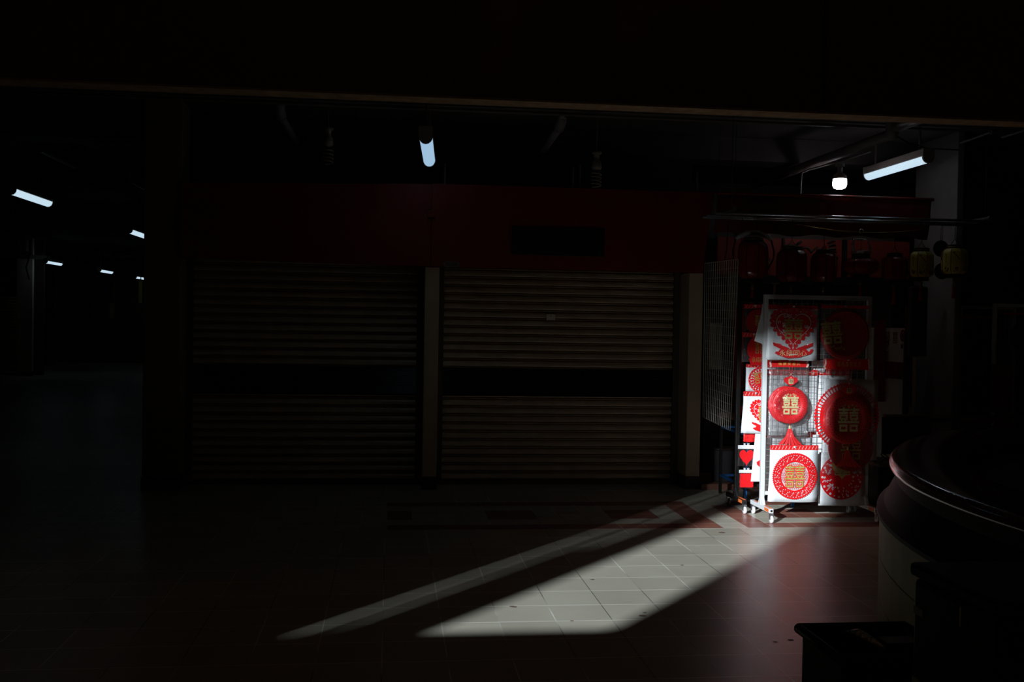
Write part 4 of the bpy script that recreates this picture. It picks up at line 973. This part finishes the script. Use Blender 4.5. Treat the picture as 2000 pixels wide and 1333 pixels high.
# goods behind the grid panel
def cloth(px0, py0, px1, py1, Y, m, name, label, cat, taper=0., wave=.01, group=None, th=.012, top=3.5):
    a = W(px0,py0,Y); b = W(px1,py1,Y); nx, nz = 8, 10; V = []; Fc = []
    for j in range(nz+1):
        for i in range(nx+1):
            u, v = i/nx, j/nz; x = a.x+(b.x-a.x)*(u if not taper else .5+(u-.5)*(1-taper+taper*v)); V.append((x, Y+wave*math.sin(u*11+v), a.z+(b.z-a.z)*v))
    for j in range(nz):
        for i in range(nx): k = j*(nx+1)+i; Fc.append((k,k+nx+1,k+nx+2,k+1))
    o = MB().add(V,Fc).build(name, M[m], smooth=True); md = o.modifiers.new('s','SOLIDIFY'); md.thickness = th
    if top: MB().tube([((a.x+b.x)/2,Y,a.z-.01),((a.x+b.x)/2,Y,top)], .003, 5).build('hanging_string', M['black'], o)
    return tag(o, label, cat, group)
cloth(1386,631,1410,722,9.72,'cloth','cloth','white cloth hanging behind the wire grid panel','cloth', .2)
cloth(1424,530,1440,622,9.72,'greenish','curtain','pale greenish curtain strip behind the wire grid panel','curtain',0,.004)
t = thing('gift_bag', 'red gift bag with looped handle on the table behind the racks', 'bag', (3.26, 9.08, zt+.031))
mb = MB(); mb.add([(-.075,-.035,0),(.075,-.035,0),(.075,.035,0),(-.075,.035,0),(-.06,-.01,.24),(.055,-.01,.26),(.055,.01,.26),(-.06,.01,.24)], [(0,3,2,1),(0,1,5,4),(1,2,6,5),(2,3,7,6),(3,0,4,7),(4,5,6,7)]); mb.build('body', M['darkred'], t)
MB().tube([(-.03,-.012,.235),(-.02,-.02,.32),(.02,-.02,.33),(.03,-.012,.25)], .004, 6).build('handle', M['darkred'], t)
for dx, m_, lab, sz in ((-.09,'pink','pale pink packet standing on the table under the grid','pink'),(-.15,'red_tab','small red packet beside the pale pink packet','red')):
    o = bevel(MB().box((3.26+dx-.028,8.94,zt+.031),(3.26+dx+.025,8.98,zt+.13)).build('small_packet', M[m_]), .005); tag(o, lab, 'packet')
cloth(1438,596,1451,760,9.3,'darkred','banner','narrow dark red banner hanging left of the black rack','banner',0,.004,top=2.575)

# ------------------------------------------------------------------ right stall interior: pale wall, couplets, envelopes, monitor, shelf
Yw = 9.9
a = W(1706,600,Yw); b = W(1781,905,Yw)
mb = MB(); mb.box((a.x, Yw, .056), (b.x+.02, Yw+.06, W(1750,641,Yw).z)); struct(mb.build('wall_panel', M['wallpale']))
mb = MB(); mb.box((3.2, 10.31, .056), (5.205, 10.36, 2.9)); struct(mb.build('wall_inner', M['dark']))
def couplet(px0, py0, px1, py1, Y, label):
    a = W(px0,py0,Y); b = W(px1,py1,Y); t = thing('couplet_scroll', label, 'scroll', ((a.x+b.x)/2, Y, b.z), group='red couplet scrolls'); hw = (b.x-a.x)/2; h = a.z-b.z
    MB().rect(-hw, .20, hw, h, 0, .008).build('banner', M['envelope'], t)
    mb = MB(); mb.rect(-hw,.20,-hw+.008,h,-.008,.003); mb.rect(hw-.006,.20,hw,h,-.008,.003); mb.build('border', M['wood'], t)
    o = MB().rect(-hw*.9, 0, hw*1.1, .199, 0, .012).build('end_tag', M['envelope'], t)
    mb = MB(); mb.rect(-hw*.7,.02,hw*.9,.035,-.012,.002); mb.rect(-hw*.7,.05,hw*.9,.06,-.012,.002); mb.rect(-hw*.5,.09,hw*.7,.10,-.012,.002); mb.rect(-hw*.5,.09,-hw*.35,.16,-.012,.002); mb.rect(hw*.5,.09,hw*.65,.16,-.012,.002); mb.build('gold_print', M['brass'], o)
couplet(1708,625,1726,785,9.86,'red couplet scroll left of the pale wall panel')
couplet(1768,598,1779,795,9.86,'red couplet scroll right of the pale wall panel')
for i in range(5):
    p = W(1729+9.0*i, 706+.8*i, 9.89); k = mpp(1740,720,9.89)
    o = MB().rect(-4*k, -31*k, 4*k, 0, 0, .006).build('red_envelope', M['envelope'], loc=(p.x, 9.893, p.z))
    tag(o, 'dark red envelope in a row on the pale wall, %s' % ('leftmost of five','second of five from the left','middle of five','fourth of five from the left','rightmost of five')[i], 'envelope', 'row of red envelopes')
k = mpp(1745,660,9.89)
for px, py, kind, lab in ((1734,657,'x','narrow red paper cut at top left of the pale wall'),(1749,660,'x','taller red paper cut at top centre of the pale wall'),(1763.5,656,'o','oval red paper cut at top right of the pale wall'),(1732.5,674,'h','small red heart paper cut on the pale wall'),(1731.5,694,'x2','lowest small red paper cut on the pale wall'),(1762,677,'r','tiny red square sticker below the oval')):
    p = W(px,py,9.89); mb = MB()
    if kind == 'x': shuangxi(mb,0,0,9*k,18*k if px < 1740 else 22*k,0,.002)
    if kind == 'x2': shuangxi(mb,0,0,7*k,16*k,0,.002)
    if kind == 'o': mb.ring(0,0,3.2*k,5*k,0,.002,24); mb.disc(0,0,2.6*k,0,.002,16); mb.xform(lambda v: Vector((v.x,v.y,v.z*2.2)))
    if kind == 'h': heart_band(mb,9*k,14*k,.55,1.,0,.002)
    if kind == 'r': mb.rect(-2*k,-4*k,2*k,4*k,0,.002)
    o = mb.build('paper_cut', M['envelope'], loc=(p.x, 9.896, p.z)); tag(o, lab, 'paper cut', 'paper cuts on the pale wall')
a = W(1776,560,9.75); b = W(1811,697,9.75)
o = bevel(MB().box((a.x,9.70,b.z),(b.x-.03,9.78,a.z)).build('hanging_garment', M['darkwood']), .02); tag(o, 'dark hanging garment beside the right column', 'garment')
a = W(1779,700,9.7); o = MB().box((a.x,9.81,.056),(a.x+.045,9.85,1.52)).build('post', M['black_paint']); tag(o, 'thin dark upright post between pale wall and column', 'post')
# monitor on stand table
Ym = 8.75
p = W(1772,888,Ym)
o_ = thing('desk', 'dark low desk beside the racks under the black monitor', 'desk', (p.x+.08, Ym+.1, 0))
k = mpp(1772,888,Ym); zd = W(1772,903,Ym).z
bevel(MB().box((-.40,-.22,zd-.03),(.42,.25,zd)).build('top', M['wood'], o_), .004)
MB().box((-.40,-.20,.0),(-.37,.23,zd-.031)).build('side_panel', M['darkwood'], o_); MB().box((.39,-.20,.0),(.42,.23,zd-.031)).build('side_panel', M['darkwood'], o_); MB().box((-.369,-.18,.05),(.389,-.165,zd-.031)).build('front_panel', M['black'], o_)
t = thing('monitor', 'black flat monitor on the low desk behind the round planter', 'monitor', (p.x, Ym, zd), R(8))
k = mpp(1772,850,Ym)
mb = MB(); mb.add([(-50*k,0,15*k),(52*k,0,15*k),(52*k,.04,83*k),(-46*k,.04,83*k),(-50*k,.035,15*k),(52*k,.035,15*k),(52*k,.07,83*k),(-46*k,.07,83*k)], [(0,1,2,3),(7,6,5,4),(0,4,5,1),(1,5,6,2),(2,6,7,3),(3,7,4,0)]); bevel(mb.build('screen', M['black'], t), .004)
mb = MB(); mb.lathe([(.10,0),(.10,.012),(.02,.018)], 24, (0,.05,0)); mb.box((-.02,.04,.012),(.02,.06,16*k)); mb.build('stand', M['black_paint'], t)
mb = MB(); mb.tube([(-.22+.05*math.cos(a*.35),-.06+.02*math.sin(a*.7),.012+.035*(1+math.sin(a*.35-1.2))) for a in range(34)], .005, 6); mb.tube([(-.27,-.05,.012),(-.20,-.09,.045),(-.12,-.07,.05),(-.02,.0,.03)], .005, 6)
o = mb.build('cable', M['black'], loc=(p.x, Ym, zd), smooth=True); tag(o, 'tangled black cable on the low desk below the monitor', 'cable')
a = W(1748,814,9.3); zs = a.z
o = thing('display_table', 'long brown board table in front of the right column', 'table', (0,0,0))
bevel(MB().box((a.x,9.15,zs-.03),(7.6,9.55,zs)).build('top', M['wood'], o), .004)
for x in (a.x+.1, 6.0, 7.5): MB().box((x-.02,9.3,0),(x+.02,9.34,zs-.031)).build('leg', M['black_paint'], o)
# dim racks at the right edge
def dim_rack(px0, px1, pyt, Y, label, bags, wd):
    a = W(px0,pyt,Y); t = rack((a.x, Y, .056), label, wd, 'white_paint', 'greywheel', 'greywheel', ht=a.z-.056, depth=.2)
dim_rack(1873,1945,597,10.05,'dim white grid rack right of the column, partly hidden',None,.62)
dim_rack(1940,2030,593,9.82,'dim white grid rack at the right edge of the frame',None,.85)
t, wd, ht, hh, k = bag('dim crinkled packet with black disc on the rack right of the column', 1875, 617, 1936, 712, 9.99, 5, m='film', seed=81, group='packets on the dim racks')
mb = MB(); mb.disc(0,0,33*k,-.012,.006,40); shift(mb,4*k,-52*k); o = mb.build('dark_disc', M['black'], t)
mb = MB(); shuangxi(mb,0,0,34*k,44*k,-.0185,.002); shift(mb,4*k,-52*k); mb.build('emblem', M['darkwood'], o)
t, wd, ht, hh, k = bag('crinkled packet with gold-speckled disc at the right frame edge', 1962, 612, 2040, 694, 9.76, 4, m='film', seed=82, group='packets on the dim racks')
mb = MB(); mb.disc(0,0,32*k,-.012,.006,40); shift(mb,5*k,-42*k); o = mb.build('dark_disc', M['darkwood'], t)
mb = MB()
for i in range(30): mb.disc((random.random()-.4)*.2,-42*k+(random.random()-.5)*.24,.0035,-.0185,.001,6)
mb.build('gold_speckles', M['gold'], o)
t, wd, ht, hh, k = bag('dark packet with gold emblem header low on the right rack', 1936, 712, 1975, 800, 9.76, 26, m='envelope', seed=83, hm='envelope', group='packets on the dim racks', hook_=False)
mb = MB(); shuangxi(mb,0,0,24*k,19*k,-.010,.002); shift(mb,0,-13*k); mb.build('double_happiness', M['brass'], t)
t, wd, ht, hh, k = bag('dark packet with red print low on the rack beside the column', 1880, 738, 1930, 812, 9.99, 0, m='darkwood', seed=84, group='packets on the dim racks', hook_=False)
mb = MB()
for i in range(14): mb.disc((random.random()-.6)*.16,-62*k+(random.random()-.5)*.06,.008,-.012,.001,7)
mb.build('red_print', M['envelope'], t)

# ------------------------------------------------------------------ round planter
PC = Vector((5.85, 3.38, 0)); PR = 3.70
t = thing('round_planter', 'large round planter wall with polished granite rim at the right', 'planter', PC)
def ringwall(prof, n, name, m, smooth=False):
    V = []; Fc = []; k = len(prof)
    for i in range(n):
        a = 2*math.pi*i/n
        for r, z in prof: V.append((r*math.cos(a), r*math.sin(a), z))
    for i in range(n):
        j = (i+1) % n
        for q in range(k): q2 = (q+1) % k; Fc.append((i*k+q, j*k+q, j*k+q2, i*k+q2))
    return MB().add(V, Fc).build(name, m, t, smooth)
ringwall([(3.36,0),(3.74,0),(3.74,.225),(3.733,.226),(3.733,.230),(3.74,.231),(3.74,.428),(3.733,.429),(3.733,.433),(3.74,.434),(3.74,.64),(3.36,.64)], 108, 'clad_wall', M['panel_tile'])
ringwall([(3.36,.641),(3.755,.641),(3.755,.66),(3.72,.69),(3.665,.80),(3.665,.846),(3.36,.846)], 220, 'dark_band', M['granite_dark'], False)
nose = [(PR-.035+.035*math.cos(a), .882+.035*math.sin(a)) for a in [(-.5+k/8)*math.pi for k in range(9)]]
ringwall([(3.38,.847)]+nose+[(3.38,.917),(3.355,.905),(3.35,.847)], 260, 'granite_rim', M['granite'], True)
ringwall([(2.9,.60),(3.35,.60),(3.35,.78),(2.9,.76)], 120, 'inner_ledge', M['darkwood'])
o = MB().lathe([(.0001,.62),(2.9,.62)], 96).build('soil', mat('dark_soil', (.012,.009,.007), .95, bump=.5, bscale=20), t)

# ------------------------------------------------------------------ black crate and tall box bottom right
c0 = F(1560,1218,.5)
t = thing('crate', 'black plastic crate with rolled rim at the bottom of the frame', 'crate', (c0.x, c0.y, 0))
mb = MB(); th = .012; wx, wy, h = .40, .34, .5
mb.box((.012,-wy+.01,0),(.012+th,-.01,h-.03)); mb.box((wx-.012-th,-wy+.01,0),(wx-.012,-.01,h-.03)); mb.box((.024,-wy+.01,0),(wx-.024,-wy+.01+th,h-.03)); mb.box((.024,-.01-th,0),(wx-.024,-.01,h-.03)); mb.box((.024,-wy+.022,.0),(wx-.024,-.022,.02)); mb.build('walls', M['black'], t)
mb = MB(); mb.tube([(0,0,h-.018),(wx,0,h-.018),(wx,-wy,h-.018),(0,-wy,h-.018),(0,0,h-.018)], .018, 10); mb.build('rim', M['black'], t, True)
mb = MB(); V = []; Fc = []; n = 14; rnd = random.Random(4)
for j in range(n+1):
    for i in range(n+1): V.append((.03+(wx-.06)*i/n, -.03-(wy-.06)*j/n, .36+.05*math.sin(i*1.3)*math.cos(j*1.1)+.02*rnd.random()))
for j in range(n):
    for i in range(n): k = j*(n+1)+i; Fc.append((k,k+n+1,k+n+2,k+1))
o = MB().add(V,Fc).build('bin_bag', mat('black_bag_film', (.008,.007,.008), .22), smooth=True, loc=t.location); md = o.modifiers.new('s','SOLIDIFY'); md.thickness = .003
tag(o, 'crumpled black plastic bag lying inside the black crate', 'bag')
o = MB().tube([(.15,-.03,.47),(.19,-.08,.48),(.21,-.14,.47),(.23,-.19,.46)], [.012,.02,.018,.01], 10).build('plastic_wrap', M['foil'], loc=t.location, smooth=True); tag(o, 'shiny twisted plastic wrap lying across the black crate', 'plastic wrap')
o = MB().box((.25,-.17,.455),(.37,-.09,.475)).build('small_book', M['brown_board'], loc=t.location); tag(o, 'dull reddish booklet lying in the black crate', 'booklet')
b0 = F(1783,1098,.9)
t = thing('storage_box', 'tall black box with pale stickers at the bottom right corner', 'box', (b0.x, b0.y, 0))
bevel(MB().box((0,-.42,0),(.34,0,.86)).build('body', M['black'], t), .02); bevel(MB().box((-.008,-.43,.862),(.35,.008,.90)).build('lid', M['black'], t), .012)
def onleft(px, py): q = XP(px,py,b0.x); return q.y-b0.y, q.z
for (p0, p1) in (((1786,1183),(1803,1207)), ((1783,1320),(1797,1345))):
    (ya, za), (yb, zb) = onleft(*p0), onleft(*p1); MB().box((-.003, min(ya,yb), min(za,zb)), (-.0005, max(ya,yb), max(za,zb))).build('sticker', M['label'], t)
ya, za = onleft(1880,1186); yb, zb = onleft(1882,1226); MB().box((-.006, ya-.004, zb), (-.0005, ya+.004, za)).build('metal_clasp', M['brass'], t)
